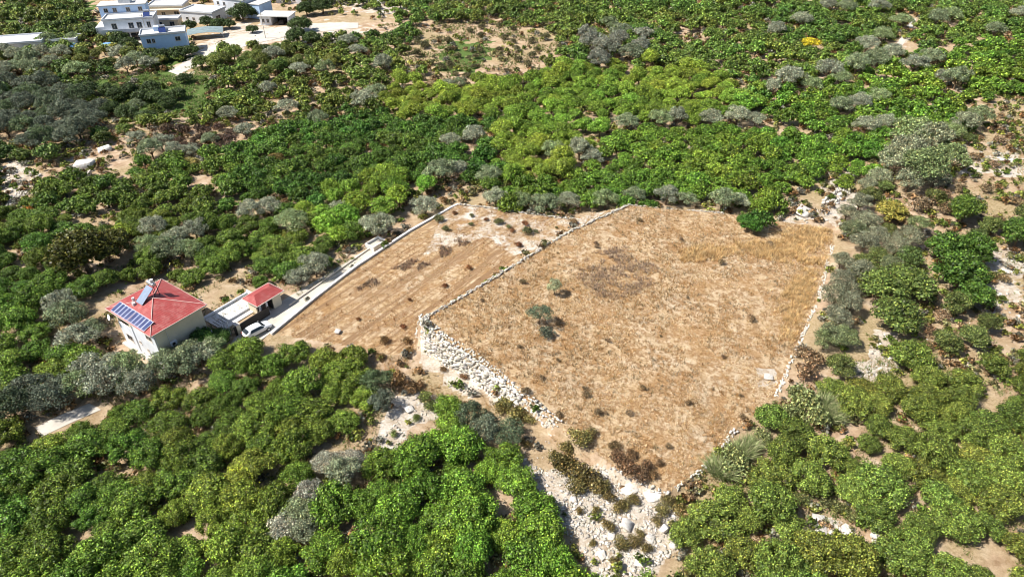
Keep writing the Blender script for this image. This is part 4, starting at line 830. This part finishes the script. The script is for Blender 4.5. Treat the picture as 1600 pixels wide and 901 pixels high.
def red_house():
    cx, cy = hx, hy; z = h1(cx, cy) - .05
    e = empty('house', (cx, cy, z), HR, 'two storey cream house with red hipped roof, solar panels and rooftop water tank', 'house')
    W, D, Hh = 4.75, 3.7, 6.2
    b = MB(); b.box(-W, -1.0, -D + .9, D, 0, Hh); b.box(-1.0, W, -D, D, 0, Hh); b.box(-W, -1.0, -D, -D + .9, 0, 3.1)   # recessed balcony at the far corner
    b.box(-W, -W + .25, -D, -D + .9, 3.1, Hh); m = b.build('wall', M['cream'], e)
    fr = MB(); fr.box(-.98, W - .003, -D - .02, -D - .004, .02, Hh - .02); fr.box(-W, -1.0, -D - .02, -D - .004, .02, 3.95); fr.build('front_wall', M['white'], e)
    bl = MB(); bl.box(-W + .26, -1.01, -D, -D + .12, 3.1, 3.98); bl.build('balcony_parapet', M['white'], e)
    dk = MB(); dk.box(-W + .4, -1.3, -D + .86, -D + .895, 3.15, 5.3); dk.build('balcony_shade', M['dark'], e)  # dark sheet paints the shade at the back of the balcony
    window(e, 2.5, 3.9, 4.1, 5.35, -D - .02); window(e, -.3, .25, 2.1, 2.5, -D - .02); window(e, 1.3, 1.8, 1.3, 1.75, -D - .02)
    window(e, -3.6, -2.2, 1.2, 2.3, -D - .02); window(e, -1.8, -.6, 4.2, 5.4, W, 'x', 1) if False else None
    window(e, -2, -.6, 4.0, 5.2, D, 'y', 1); window(e, -1, 1, 4.0, 5.2, -W, 'x', -1); window(e, -1, 1, 1.0, 2.2, -W, 'x', -1)
    dr = MB(); dr.box(.9, 1.9, D, D + .04, 0, 2.1); d = dr.build('door', M['iron'], e); k = MB(); k.tube((1.75, D + .05, 1), (1.75, D + .12, 1), .03); k.build('handle', M['metal'], d)
    # roof: pyramid with thick eaves
    ex, ey, rise = W + .75, D + .65, 1.45; r = MB()
    c4 = [(-ex, -ey), (ex, -ey), (ex, ey), (-ex, ey)]
    r.add([(x, y, Hh + .12) for x, y in c4] + [(0, 0, Hh + .12 + rise)] + [(x, y, Hh) for x, y in c4], [(0, 1, 4), (1, 2, 4), (2, 3, 4), (3, 0, 4), (8, 7, 6, 5)])
    roof = r.build('roof', M['red'], e)
    fa = MB(); 
    for i in range(4):
        a, b_ = Vector((*c4[i], Hh + .06)), Vector((*c4[(i + 1) % 4], Hh + .06)); fa.tube(a, b_, .085, n=4)
    fa.build('fascia', M['trim'], roof)
    hp = MB()
    for x, y in c4: hp.tube((x, y, Hh + .16), (0, 0, Hh + .16 + rise), .06, n=6)
    hp.build('hip_cap', simple('ridge_cap', (.58, .38, .34), .6), roof)
    # ten solar panels on the front slope
    sl = math.atan2(rise, ey)
    for k in range(10):
        x = -4.15 + k * .80 + (.15 if k > 4 else 0); y0, y1 = -ey + .12, -ey + 1.75
        def P(x, y, h): t = (y + ey) / ey; return (x, y - h * math.sin(sl), Hh + .12 + rise * t + h * math.cos(sl))
        fr_ = MB(); vs_ = [P(a, b_, h) for h in (.10, .15) for a, b_ in ((x, y0), (x + .76, y0), (x + .76, y1), (x, y1))]
        fr_.add(vs_, [(0, 3, 2, 1), (4, 5, 6, 7), (0, 1, 5, 4), (1, 2, 6, 5), (2, 3, 7, 6), (3, 0, 4, 7)]); s_ = fr_
        for i in range(2):
            pass
        o = fr_.build('solar_panel', M['pvframe'], roof)
        cells = MB(); vs_ = []
        for a0, a1 in ((x + .05, x + .375), (x + .395, x + .71)):
            q = [P(a, b_, .156) for a, b_ in ((a0, y0 + .06), (a1, y0 + .06), (a1, y1 - .06), (a0, y1 - .06))]; cells.add(q, [(0, 1, 2, 3)])
        # cells belong to the panel mesh: second material
        me = o.data; bmx = bmesh.new(); bmx.from_mesh(me); me.materials.append(M['pv'])
        for i in range(0, len(cells.v), 4):
            f = bmx.faces.new([bmx.verts.new(p) for p in cells.v[i:i + 4]]); f.material_index = 1
        bmx.to_mesh(me); bmx.free()
    # solar water heater
    def rz(x, y): return Hh + .12 + rise * min(1 - abs(x) / ex, 1 - abs(y) / ey)
    tx, ty = -1.0, .9; st = MB(); zt = rz(tx, ty) + 1.9
    for dx, dy in ((-.55, -.35), (.55, -.35), (-.55, .35), (.55, .35)): st.tube((tx + dx, ty + dy, rz(tx + dx, ty + dy) - .05), (tx + dx * .9, ty + dy * .9, zt - .3), .045, n=6)
    for dx in (-.5, .5): st.tube((tx + dx, ty - .32, zt - .35), (tx + dx, ty + .32, zt - .35), .04, n=6)
    stn = st.build('heater_stand', M['iron'], e)
    tk = MB(); tk.tube((tx - .7, ty, zt), (tx + .7, ty, zt), .30, n=16); tk.tube((tx - .78, ty, zt), (tx - .7, ty, zt), .18, .30, 16); tk.tube((tx + .7, ty, zt), (tx + .78, ty, zt), .30, .18, 16)
    tk.build('water_tank', M['metal'], e, smooth=False)
    tk2 = MB(); tk2.tube((tx + .3, ty, zt + .28), (tx + .3, ty, zt + .75), .26, n=14); tk2.build('cold_water_tank', M['tin'], e)
    co = MB(); a0, a1 = tx - .75, tx + .75; yt, yb = ty - .35, ty - 2.5; z1_, z0_ = zt - .35, rz(tx, yb) + .18
    co.add([(a0, yb, z0_), (a1, yb, z0_), (a1, yt, z1_), (a0, yt, z1_), (a0, yb, z0_ - .08), (a1, yb, z0_ - .08), (a1, yt, z1_ - .08), (a0, yt, z1_ - .08)], [(0, 1, 2, 3), (7, 6, 5, 4), (0, 4, 5, 1), (1, 5, 6, 2), (2, 6, 7, 3), (3, 7, 4, 0)])
    co.build('collector', simple('collector_glass', (.22, .27, .36), .2, .5), e)
    v = MB(); v.tube((-2.6, -1.5, rz(-2.6, -1.5) - .05), (-2.6, -1.5, rz(-2.6, -1.5) + .55), .2, n=10); v.box(-1.9, -1.5, -2.2, -1.8, rz(-1.7, -2) - .1, rz(-1.7, -2) + .35); v.build('roof_vent', M['tin'], e)
    # air conditioner, pipes
    ac = MB(); ac.box(W + .02, W + .37, -2.0, -1.1, 2.7, 3.35); aco = ac.build('air_conditioner', M['white'], e); g_ = MB(); g_.tube((W + .37, -1.62, 3.03), (W + .385, -1.62, 3.03), .24, n=16); g_.build('fan_grille', M['iron'], aco)
    pp = MB(); pp.tube((W + .06, -1.9, 3.3), (W + .06, -1.9, Hh), .04, n=6); pp.tube((W + .06, -D + .12, 0), (W + .06, -D + .12, Hh), .05, n=6); pp.tube((-.9, -D - .09, 0), (-.9, -D - .09, Hh), .05, n=6); pp.build('drain_pipe', M['tin'], e)
    ba = MB(); ba.tube((-W - .1, -D - .3, 4.3), (-W - .6, -D - .6, 4.6), .03, n=6); 
    c = Vector((-W - .65, -D - .7, 4.75)); n = Vector((-.1, -1, .35)).normalized(); ba.tube(c, c + n * .05, .30, .46, 18); ba.build('satellite_dish', M['white'], e)
    bs = MB(); bs.box(-W - .3, W + .3, -D - .6, -D - .03, -.3, .14); bs.build('plinth', M['concrete'], e)
red_house()
def W2(lx, ly): p = Vector((hx, hy, 0)) + U * lx + Vv * ly; return p.x, p.y
# pergola on the yard side of the house
def loc_of(px, py): x, y, z = gp(px, py); d = Vector((x - hx, y - hy, 0)); return d.dot(U), d.dot(Vv)
def pergola():
    x, y = W2(5.9, 4.6); z = h1(x, y)
    e = empty('pergola', (x, y, z), HR, 'thin dark iron pergola with white posts between the house and the white yard', 'pergola')
    for dx in (-.6, .6):
        for dy in (-1.3, 1.3): p = MB(); p.box(dx - .07, dx + .07, dy - .07, dy + .07, -.3, 2.7); p.build('post', M['white'], e)
    b = MB()
    for i in range(7): yy = -1.35 + i * .45; b.box(-.75, .75, yy - .03, yy + .03, 2.7, 2.76)
    b.build('slatted_top', M['iron'], e)
pergola()
# white yard with parapet, seen between house and gatehouse; v axis runs with the driveway
def yard():
    c = gp(368, 491); e = empty('courtyard', (c[0], c[1], c[2] + .02), HR, 'white paved courtyard between the red roofed house and the gatehouse', 'courtyard')
    s = MB(); s.box(-2.6, 1.9, -3.6, 4.3, -.25, .12); s.build('paving', M['palecon'], e)
    p = MB(); p.box(-2.8, -2.6, -3.6, 4.3, -.25, .55); p.box(.75, .92, -2.6, 4.3, .12, .5); p.box(-2.8, .9, 4.3, 4.5, -.25, .9); p.build('parapet', M['white'], e)
yard()
gx_, gy_, gz_ = gp(396, 508)
def gate():
    e = empty('sliding_gate', (gx_, gy_, gz_), HR, 'dark sheet metal sliding gate in shade beside the driveway', 'gate')
    m = MB(); m.box(-.05, .05, -3.1, 3.1, .08, 1.5); m.build('gate_panel', M['iron'], e)
    f = MB(); f.box(-.08, .08, -3.15, 3.15, 1.5, 1.58); f.box(-.08, .08, -3.15, 3.15, 0, .08)
    for k in range(9): f.box(.05, .08, -3.1 + k * .775 - .03, -3.1 + k * .775 + .03, .08, 1.5)
    f.build('gate_rail', M['iron'], e)
    x, y, z = gp(374, 521)
    p = empty('gate_pillar', (x, y, z), HR, 'beige masonry pillar at the house end of the dark gate', 'pillar')
    a = MB(); a.box(-.5, .35, -.3, .3, -.3, 1.75); a.build('shaft', M['cream'], p); a = MB(); a.box(-.56, .41, -.36, .36, 1.75, 1.86); a.build('cap', M['trim'], p)
gate()
def gatehouse():
    x, y, z = gp(419, 482); e = empty('gatehouse', (x, y, z - .05), HR + R(0), 'small open gatehouse with red tiled roof at the upper end of the white yard', 'gatehouse')
    w = MB(); w.box(-2.0, -.1, -1.9, -1.7, 0, 2.5); w.box(-2.0, -1.8, -1.7, 2.0, 0, 2.5); w.box(-2.0, .95, 1.8, 2.0, 0, 2.5); w.box(.75, .95, .5, 1.8, 0, 2.5); w.build('wall', M['cream'], e)
    for yy in (-1.75, -.55):
        p = MB(); p.tube((.8, yy, 0), (.8, yy, 2.5), .17, n=12); p.box(.56, 1.04, yy - .24, yy + .24, 0, .2); p.box(.56, 1.04, yy - .24, yy + .24, 2.3, 2.5); p.build('column', M['white'], e)
    f = MB(); f.box(-1.79, .74, -1.69, 1.79, 0, .1); f.build('floor_slab', M['concrete'], e)
    dk = MB(); dk.box(-1.78, .6, .35, .45, .1, 2.4); dk.build('shade_sheet', M['dark'], e)  # shade of the open room, put in as a near-black sheet
    r = MB(); ex, y0, y1, zb = 1.55, -2.5, 2.6, 2.55; cx = -.5
    r.add([(cx - ex - .3, y0, zb), (cx + ex + .3, y0, zb), (cx + ex + .3, y1, zb), (cx - ex - .3, y1, zb), (cx, y0 + 1.1, zb + .75), (cx, y1 - 1.1, zb + .75)] + [(cx - ex - .3, y0, zb - .1), (cx + ex + .3, y0, zb - .1), (cx + ex + .3, y1, zb - .1), (cx - ex - .3, y1, zb - .1)],
          [(0, 1, 4), (1, 2, 5, 4), (2, 3, 5), (3, 0, 4, 5), (9, 8, 7, 6), (0, 6, 7, 1), (1, 7, 8, 2), (2, 8, 9, 3), (3, 9, 6, 0)])
    rf = r.build('roof', M['red'], e); t = MB(); c4 = [(cx - ex - .3, y0), (cx + ex + .3, y0), (cx + ex + .3, y1), (cx - ex - .3, y1)]
    for i in range(4): t.tube((*c4[i], zb - .04), (*c4[(i + 1) % 4], zb - .04), .08, n=4)
    t.build('fascia', M['trim'], rf)
    w_ = MB(); w_.box(.955, .98, 2.0, 2.001, 1, 1.1)
gatehouse()
def yard_wall():
    a = gp(447, 480); b = gp(470, 463)
    e = MB(); 
    for k in range(8):
        pass
    p, q = Vector(gp(452, 478)), Vector(gp(585, 384)); d = (q - p); n = 16
    for k in range(n):
        s = p + d * (k / n); t = p + d * ((k + 1) / n); u = d.normalized(); w = Vector((-u.y, u.x, 0)) * .1
        vs_ = [(v_.x, v_.y, h1(v_.x, v_.y) + zz) for v_ in (s - w - u * .01, s + w - u * .01, t + w, t - w) for zz in (-.4, .3)]
        e.add(vs_, [(0, 2, 4, 6)[::-1], (1, 3, 5, 7), (0, 1, 3, 2)[::1], (2, 3, 5, 4), (4, 5, 7, 6), (6, 7, 1, 0)])
    tag(e.build('garden_wall', M['concrete']), 'low concrete wall on the upper side of the driveway beyond the gatehouse', 'wall')
    x, y, z = gp(588, 384); h_ = empty('concrete_basin', (x, y, z), R(53), 'white concrete block at the upper end of the driveway', 'basin')
    b_ = MB(); b_.box(-1.6, 1.6, .9, 1.1, -.3, .9); b_.box(-1.6, 1.6, -1.1, -.9, -.3, .9); b_.box(-1.6, -1.4, -.9, .9, -.3, .9); b_.box(1.4, 1.6, -.9, .9, -.3, .9); b_.build('basin_wall', M['palecon'], h_)
    b_ = MB(); b_.box(-1.4, 1.4, -.9, .9, -.3, .45); b_.build('basin_floor', M['concrete'], h_)
yard_wall()
# ------------------------------------------------------------------ white car (x forward)
def car():
    x, y, z = gp(403, 520); ang = math.atan2(at(425, 503)[1] - at(383, 525)[1], at(425, 503)[0] - at(383, 525)[0])
    e = empty('parked_car', (x, y, z + .06), ang, 'white hatchback car parked at the bottom of the concrete driveway', 'car')
    # side profile stations: x, half width low, z low, shoulder z, half width shoulder, roof z, half width roof
    S = [(-2.12, .72, .42, .72, .70, .76, .62), (-2.02, .82, .30, .92, .80, 1.02, .66), (-1.75, .88, .24, 1.0, .86, 1.24, .62), (-1.35, .90, .22, 1.0, .88, 1.46, .62), (-.7, .90, .22, .99, .88, 1.53, .64), (.1, .90, .22, .97, .88, 1.52, .64),
         (.55, .90, .22, .96, .88, 1.42, .62), (1.15, .90, .22, .95, .87, 1.01, .72), (1.6, .88, .24, .88, .84, .92, .66), (2.0, .80, .30, .76, .76, .80, .58), (2.14, .66, .42, .60, .62, .66, .5)]
    v, f = [], []
    for (X, wl, zl, zs, ws, zr, wr) in S:
        v += [(X, -wl, zl), (X, -ws - .03, (zl + zs) / 2), (X, -ws, zs), (X, -wr, zr - .03), (X, -wr * .6, zr), (X, 0, zr + .015), (X, wr * .6, zr), (X, wr, zr - .03), (X, ws, zs), (X, ws + .03, (zl + zs) / 2), (X, wl, zl)]
    K = 11
    for i in range(len(S) - 1):
        for j in range(K - 1): f.append((i * K + j, i * K + j + 1, (i + 1) * K + j + 1, (i + 1) * K + j))
        f.append((i * K + K - 1, i * K, (i + 1) * K, (i + 1) * K + K - 1))
    f.append(tuple(range(K))[::-1]); f.append(tuple((len(S) - 1) * K + j for j in range(K)))
    b = MB(); b.add(v, f); body = b.build('body', M['paint'], e, smooth=True)
    ms = body.modifiers.new('sub', 'SUBSURF'); ms.levels = 1; ms.render_levels = 1
    def quad(name, pts, mat, off):
        n = (Vector(pts[1]) - Vector(pts[0])).cross(Vector(pts[2]) - Vector(pts[0])).normalized(); q = MB(); a = [Vector(p) + n * off for p in pts]; c = [Vector(p) - n * .02 for p in pts]; k = len(pts)
        q.add(a + c, [tuple(range(k)), tuple(range(k, 2 * k))[::-1]] + [(i, i + k, (i + 1) % k + k, (i + 1) % k) for i in range(k)]); return q.build(name, mat, e)
    quad('rear_window', [(-1.93, .60, 1.06), (-1.93, -.60, 1.06), (-1.45, -.54, 1.44), (-1.45, .54, 1.44)], M['glass'], .035)
    quad('windscreen', [(1.08, -.66, 1.05), (1.08, .66, 1.05), (.60, .56, 1.41), (.60, -.56, 1.41)], M['glass'], .04)
    for s in (-1, 1):
        p = [(-1.45, s * .86, 1.04), (.95, s * .86, 1.02), (.45, s * .65, 1.40), (-1.15, s * .66, 1.45)]
        quad('side_window', p if s < 0 else p[::-1], M['glass'], .03)
        m = MB(); m.box(.75, .92, min(s * .9, s * 1.06), max(s * .9, s * 1.06), .98, 1.1); m.build('mirror', M['paint'], e, bevel=.02)
        t = MB(); t.box(-2.10, -1.98, min(s * .55, s * .80), max(s * .55, s * .80), .78, .94); t.build('tail_lamp', M['lampred'], e, bevel=.02)
        t = MB(); t.box(1.95, 2.1, min(s * .45, s * .72), max(s * .45, s * .72), .62, .74); t.build('headlight', M['lampclear'], e, bevel=.02)
        for wx in (-1.33, 1.32):
            ty = MB(); ty.tube((wx, s * .74, .32), (wx, s * .945, .32), .32, n=22); wh = ty.build('wheel', M['rubber'], e)
            rm = MB(); rm.tube((wx, s * .945, .32), (wx, s * .955, .32), .20, n=14); rm.build('rim', M['metal'], wh)
    bp = MB(); bp.box(-2.16, -1.95, -.66, .66, .30, .48); bp.build('rear_bumper', M['iron'], e, bevel=.03)
    npl = MB(); npl.box(-2.155, -2.13, -.25, .25, .58, .69); npl.build('number_plate', M['trim'], e)
car()
# ------------------------------------------------------------------ the hamlet
def flat_house(px, py, rot, w, d, floors, label, wmat='white', roofmat='flatroof', wins=(), fh=3.0, extras=(), name='village_house', cat='house', side_wins=()):
    """px,py: pixel of the middle of the front wall foot; front faces the viewer"""
    x, y, z = gp(px, py); h = floors * fh; e = empty(name, (x, y, z - .2), R(rot), label, cat)
    b = MB(); b.box(-w / 2, w / 2, 0, d, 0, h); b.build('wall', M[wmat], e)
    r = MB(); r.box(-w / 2 - .25, w / 2 + .25, -.25, d + .25, h, h + .2); rf = r.build('roof', M[roofmat], e)
    p = MB()
    for a in ((-w / 2 - .2, w / 2 + .2, -.2, 0), (-w / 2 - .2, w / 2 + .2, d, d + .2), (-w / 2 - .2, -w / 2, 0, d), (w / 2, w / 2 + .2, 0, d)): p.box(*a, h + .2, h + .6)
    p.build('parapet', M['white'], rf)
    for (fx, fl, ww, hh) in wins:
        z0 = fl * fh + (.95 if hh < 1.8 else .1); window(e, fx - ww / 2, fx + ww / 2, z0, z0 + hh, 0, frame=.09)
    for (fy, fl, ww, hh, s) in side_wins:
        z0 = fl * fh + .95; window(e, fy - ww / 2, fy + ww / 2, z0, z0 + hh, s * w / 2, 'x', s, frame=.09)
    for (nm, bx, mt) in extras:
        q = MB(); q.box(*bx); q.build(nm, M[mt], e)
    return e
def heater(e, x, y, z):
    t = MB(); t.tube((x - .8, y, z + 1.5), (x + .8, y, z + 1.5), .4, n=12); t.build('water_tank', M['metal'], e)
    s = MB(); s.tube((x - .6, y, z), (x - .6, y, z + 1.2), .05, n=5); s.tube((x + .6, y, z), (x + .6, y, z + 1.2), .05, n=5)
    s.add([(x - 1, y - 2, z + .2), (x + 1, y - 2, z + .2), (x + 1, y - .3, z + 1.2), (x - 1, y - .3, z + 1.2), (x - 1, y - 2, z + .1), (x + 1, y - 2, z + .1), (x + 1, y - .3, z + 1.1), (x - 1, y - .3, z + 1.1)], [(0, 1, 2, 3), (7, 6, 5, 4), (0, 4, 5, 1), (1, 5, 6, 2), (2, 6, 7, 3), (3, 7, 4, 0)]); s.build('collector', M['pv'], e)
# A: large two storey white house with terraces
e = flat_house(209, 61, 14, 15, 7, 2, 'large stepped white two storey house with long balcony at the top left', 'white', 'flatroof',
   [(-5.5, 0, 1.3, 2.1), (-2, 0, 1.3, 1.2), (2, 0, 1.3, 2.1), (5.5, 0, 1.3, 1.2), (-4.5, 1, 1.6, 2.1), (.5, 1, 1.6, 2.1), (3, 1, 1.6, 2.1), (5.8, 1, 1.2, 2.1)], 3.1,
   [('balcony_slab', (-8.2, 7.9, -2.3, -.26, 2.95, 3.15), 'white'), ('balcony_rail', (-8.2, 7.9, -2.3, -2.2, 3.15, 4.0), 'white'), ('column', (-8.1, -7.8, -2.2, -1.9, 0, 2.95), 'white'), ('column', (7.5, 7.8, -2.2, -1.9, 0, 2.95), 'white'), ('column', (-.2, .1, -2.2, -1.9, 0, 2.95), 'white'), ('painted_shade', (-7.2, 7.2, -.04, -.004, .1, 2.1), 'glass'),  # last box: flat dark strip painting the shade under the balcony
    ('upper_storey', (-9.5, 4.5, 7.5, 12.5, 0, 8.9), 'blue'), ('upper_roof', (-9.9, 4.9, 7.1, 13.4, 9.0, 9.25), 'flatroof'), ('side_wing', (-10.2, -7.6, 0, 7.2, 0, 4.4), 'white'), ('stair_tower', (-3.5, 0, 9, 12, 9.25, 11.0), 'white')])
for wx in (-8.2, -5.5, -1.5, 2.2): window(e, wx, wx + 1.3, 7.0, 8.3, 7.5, frame=.09)
heater(e, 5.5, 3, 6.4)
# B: pale blue house
e = flat_house(263, 86, 20, 12.5, 6.5, 2, 'pale blue two storey house with flat roof in the middle of the hamlet', 'blue', 'flatroof',
   [(-3.9, 0, 1.6, 2.1), (-4.2, 1, 1.2, 1.3), (-2.9, 1, .9, 1.3), (4.3, 0, 1.4, 1.3), (3.9, 1, 1.5, 1.3)], 3.1, [('stair_head', (-2.5, .6, 3.8, 6.3, 6.4, 7.6), 'blue')], side_wins=[(2, 0, 1.2, 1.3, -1), (6, 0, 1.2, 1.3, -1), (2, 1, 1.2, 1.3, -1)]); heater(e, 0, 3.4, 6.4)
flat_house(262, 28, 6, 12, 8, 1, 'low beige house with dark windows behind the big white house', 'cream', 'flatroof', [(-4, 0, 1.5, 1.4), (-1, 0, 1.4, 2.1), (3.5, 0, 1.8, 1.4)], 4.0, [('porch_slab', (-6.2, 6.2, -2.2, -.26, 3.2, 3.4), 'cream'), ('column', (-5.8, -5.5, -2.1, -1.8, 0, 3.2), 'cream'), ('column', (5.5, 5.8, -2.1, -1.8, 0, 3.2), 'cream')])
flat_house(262, 43, 8, 8, 4, 1, 'small beige outbuilding with dark openings behind the blue house', 'cream', 'tin', [(-2.2, 0, 1.6, 2.0), (1.8, 0, 1.6, 2.0)], 2.6)
flat_house(310, 36, -14, 12.5, 8, 1, 'long low white house right of the beige one in the hamlet', 'white', 'flatroof', [(-4, 0, 1, 1), (-1.5, 0, 1, 1), (3, 0, 2.4, 1.5)], 3.6, side_wins=[(3, 0, 2.5, 1.4, 1)])
flat_house(362, 27, -20, 13, 9, 2, 'tall white two storey house behind the big dark tree at the top', 'white', 'flatroof', [(-5, 0, 1, 1.3), (-2.8, 0, 1, 2.1), (-4.6, 1, 1, 1.2), (-2.0, 1, 1, 1.2), (3, 1, 1, 1.2)], 3.1, [('annexe', (6.6, 12, 1, 8, 0, 5), 'blue'), ('annexe_roof', (6.5, 12.3, .8, 8.2, 5, 5.2), 'flatroof')])
# F: open fronted building with dark bay
x, y, z = gp(432, 40); e = empty('garage', (x, y, z - .1), R(-4), 'pale open fronted garage with a dark bay at the end of the hamlet road', 'garage')
b = MB(); b.box(-5.5, -1.6, 0, 6, 0, 3.1); b.box(-1.6, 4.2, 5.8, 6, 0, 3.1); b.box(4.2, 5, 0, 6, 0, 3.1); b.build('wall', M['white'], e)
b = MB(); b.box(-1.6, 4.2, 5.7, 5.79, 0, 3.0); b.build('shade_sheet', M['dark'], e); b = MB(); b.box(-5.9, 5.4, -1.0, 6.4, 3.1, 3.35); b.build('roof', M['flatroof'], e); window(e, -4.8, -3.9, 1, 2.2, 0); window(e, -3.2, -2.3, 1, 2.2, 0)  # near-black sheet over the white back wall paints the bay's shade
x, y, z = gp(441, 39); c = empty('parked_van', (x, y + 1.2, z), R(86), 'dark vehicle parked in the open bay of the pale garage', 'car')
b = MB(); b.add([(-1.9, s * .85, zz) for s in (-1, 1) for zz in (.35, .95)] + [(1.9, s * .85, zz) for s in (-1, 1) for zz in (.35, .85)] + [(-1.5, s * .65, 1.5) for s in (-1, 1)] + [(.5, s * .65, 1.5) for s in (-1, 1)],
  [(0, 1, 3, 2), (4, 6, 7, 5), (0, 4, 5, 1), (2, 3, 7, 6), (0, 2, 6, 4), (1, 8, 9, 3), (8, 10, 11, 9), (10, 5, 7, 11), (1, 5, 10, 8), (3, 9, 11, 7)]); b.build('body', M['iron'], c, bevel=.05)
for s in (-1, 1):
    for wx in (-1.2, 1.2): t = MB(); t.tube((wx, s * .7, .33), (wx, s * .9, .33), .33, n=14); t.build('wheel', M['rubber'], c)
flat_house(22, 84, 16, 17, 9, 1, 'long low building with grey roof and white wall at the left border', 'white', 'tin', [(-5, 0, 1.2, 1.2), (0, 0, 1.2, 1.2), (5, 0, 1.2, 1.2)], 3.0)
flat_house(102, 76, 8, 7.5, 5, 1, 'small pale shed with flat tin roof left of the big white house', 'white', 'tin', [(-1.5, 0, 1, 1)], 2.6, name='shed', cat='shed')
flat_house(585, 6, -6, 16, 9, 1, 'long white roofed building touching the top edge of the photo', 'white', 'palecon', [(-5, 0, 1.5, 1.3), (0, 0, 1.5, 1.3), (5, 0, 1.5, 1.3)], 3.2)
flat_house(452, 6, -6, 10, 7, 1, 'small white house right at the top edge of the hamlet', 'white', 'flatroof', [(-2, 0, 1.2, 1.2), (2, 0, 1.2, 1.2)], 3.2)
def awning(px, py, rot, w, d, h, mat, label, name='awning', arch=0.0, cat='awning'):
    x, y, z = gp(px, py); e = empty(name, (x, y, z), R(rot), label, cat); n = 8; m = MB(); vs_ = []
    for i in range(n + 1):
        t = i / n; zz = h + arch * math.sin(math.pi * t)
        vs_ += [(-w / 2 + w * t, 0, zz), (-w / 2 + w * t, d, zz + .25)]
    k = len(vs_); vs_ += [(a, b_, c_ - .05) for a, b_, c_ in vs_]
    m.add(vs_, [(2 * i, 2 * i + 2, 2 * i + 3, 2 * i + 1) for i in range(n)] + [(k + 2 * i + 1, k + 2 * i + 3, k + 2 * i + 2, k + 2 * i) for i in range(n)] + [(2 * i, k + 2 * i, k + 2 * i + 2, 2 * i + 2) for i in range(n)]); m.build('sheet', M[mat], e)
    for a in (-w / 2 + .1, w / 2 - .1):
        for b_ in (.1, d - .1): p = MB(); p.tube((a, b_, -.1), (a, b_, h - .06), .05, n=6); p.build('post', M['metal'], e)
awning(110, 86, 8, 4.5, 3.0, 1.8, 'tarpblue', 'small blue covered shelter below the tin roofed shed', arch=.7)
awning(168, 82, -6, 4.5, 2.6, 1.8, 'tarpblue', 'blue sheet shelter left of the pale blue house', arch=.2)
awning(322, 62, 18, 11, 6.5, 1.7, 'net', 'low grey green net shade roof right of the pale blue house', arch=.5, name='net_shade')
# rough white hut at far left
x, y, z = gp(124, 283); e = empty('stone_hut', (x, y, z), R(10), 'small ruined white stone hut below the big white rock at far left', 'hut')
b = MB(); b.box(-1.6, 1.6, 0, .3, 0, 1.6); b.box(-1.6, -1.3, .3, 3, 0, 1.3); b.box(1.3, 1.6, .3, 3, 0, 1.0); b.build('wall', M['concrete'], e, bevel=.06)
for px, py, h_ in ((415, 60, 8), (232, 60, 7.5)):
    x, y, z = gp(px, py); p = empty('utility_pole', (x, y, z), 0, 'thin grey utility pole ' + ('by the hamlet road left of the garage' if px > 300 else 'between the big white house and the pale blue house'), 'pole')
    m = MB(); m.tube((0, 0, -.3), (0, 0, h_), .14, .09, 8); m.build('mast', M['concrete'], p); m = MB(); m.box(-.8, .8, -.06, .06, h_ - .6, h_ - .45); m.build('crossarm', M['metal'], p)

# ------------------------------------------------------------------ labels that single each plant out
ORD = ['first', 'second', 'third', 'fourth', 'fifth', 'sixth', 'seventh', 'eighth', 'ninth', 'tenth', 'eleventh', 'twelfth', 'thirteenth', 'fourteenth', 'fifteenth', 'sixteenth', 'seventeenth', 'eighteenth', 'nineteenth', 'twentieth']
byl = {}
for o in scene.objects:
    if o.parent is None and 'group' in o and 'label' in o: byl.setdefault(o['label'], []).append(o)
def order(objs, base):
    objs = sorted(objs, key=lambda t: t[1])
    if len(objs) == 1: objs[0][0]['label'] = base[:-1] if base.endswith(',') else base; return
    if len(objs) == 2: nm = ['left one of two', 'right one of two']
    elif len(objs) == 3: nm = ['left one of three', 'middle one of three', 'right one of three']
    else: nm = [('leftmost' if i == 0 else 'rightmost' if i == len(objs) - 1 else (ORD[i] + ' from left') if i < 20 else ORD[min(19, len(objs) - 1 - i)] + ' from right') for i in range(len(objs))]
    for (o, *_), n_ in zip(objs, nm): o['label'] = f'{base} {n_}'
for base, objs in byl.items():
    if len(objs) < 2: continue
    P = [(o, *[float(v) for v in proj(o.location.x, o.location.y, o.location.z)[:2]]) for o in objs]
    if len(P) <= 8: order(P, base + ','); continue
    nr = 2 if len(P) < 30 else (3 if len(P) < 70 else 5)
    rows = {2: ['upper part', 'lower part'], 3: ['upper part', 'middle part', 'lower part'], 5: ['back edge', 'upper part', 'middle part', 'lower part', 'front edge']}[nr]
    P.sort(key=lambda t: t[2]); k = math.ceil(len(P) / nr)
    for r_ in range(nr):
        row = sorted(P[r_ * k:(r_ + 1) * k], key=lambda t: t[1]); nc = 1 if len(row) <= 9 else (3 if len(row) <= 27 else 5)
        cols = {1: [''], 3: ['left', 'central', 'right'], 5: ['far left', 'left', 'central', 'right', 'far right']}[nc]; kc = math.ceil(len(row) / nc)
        for c_ in range(nc):
            cell = row[c_ * kc:(c_ + 1) * kc]
            if cell: order(cell, f'{base}, {cols[c_]} {rows[r_]},'.replace(',  ', ', '))
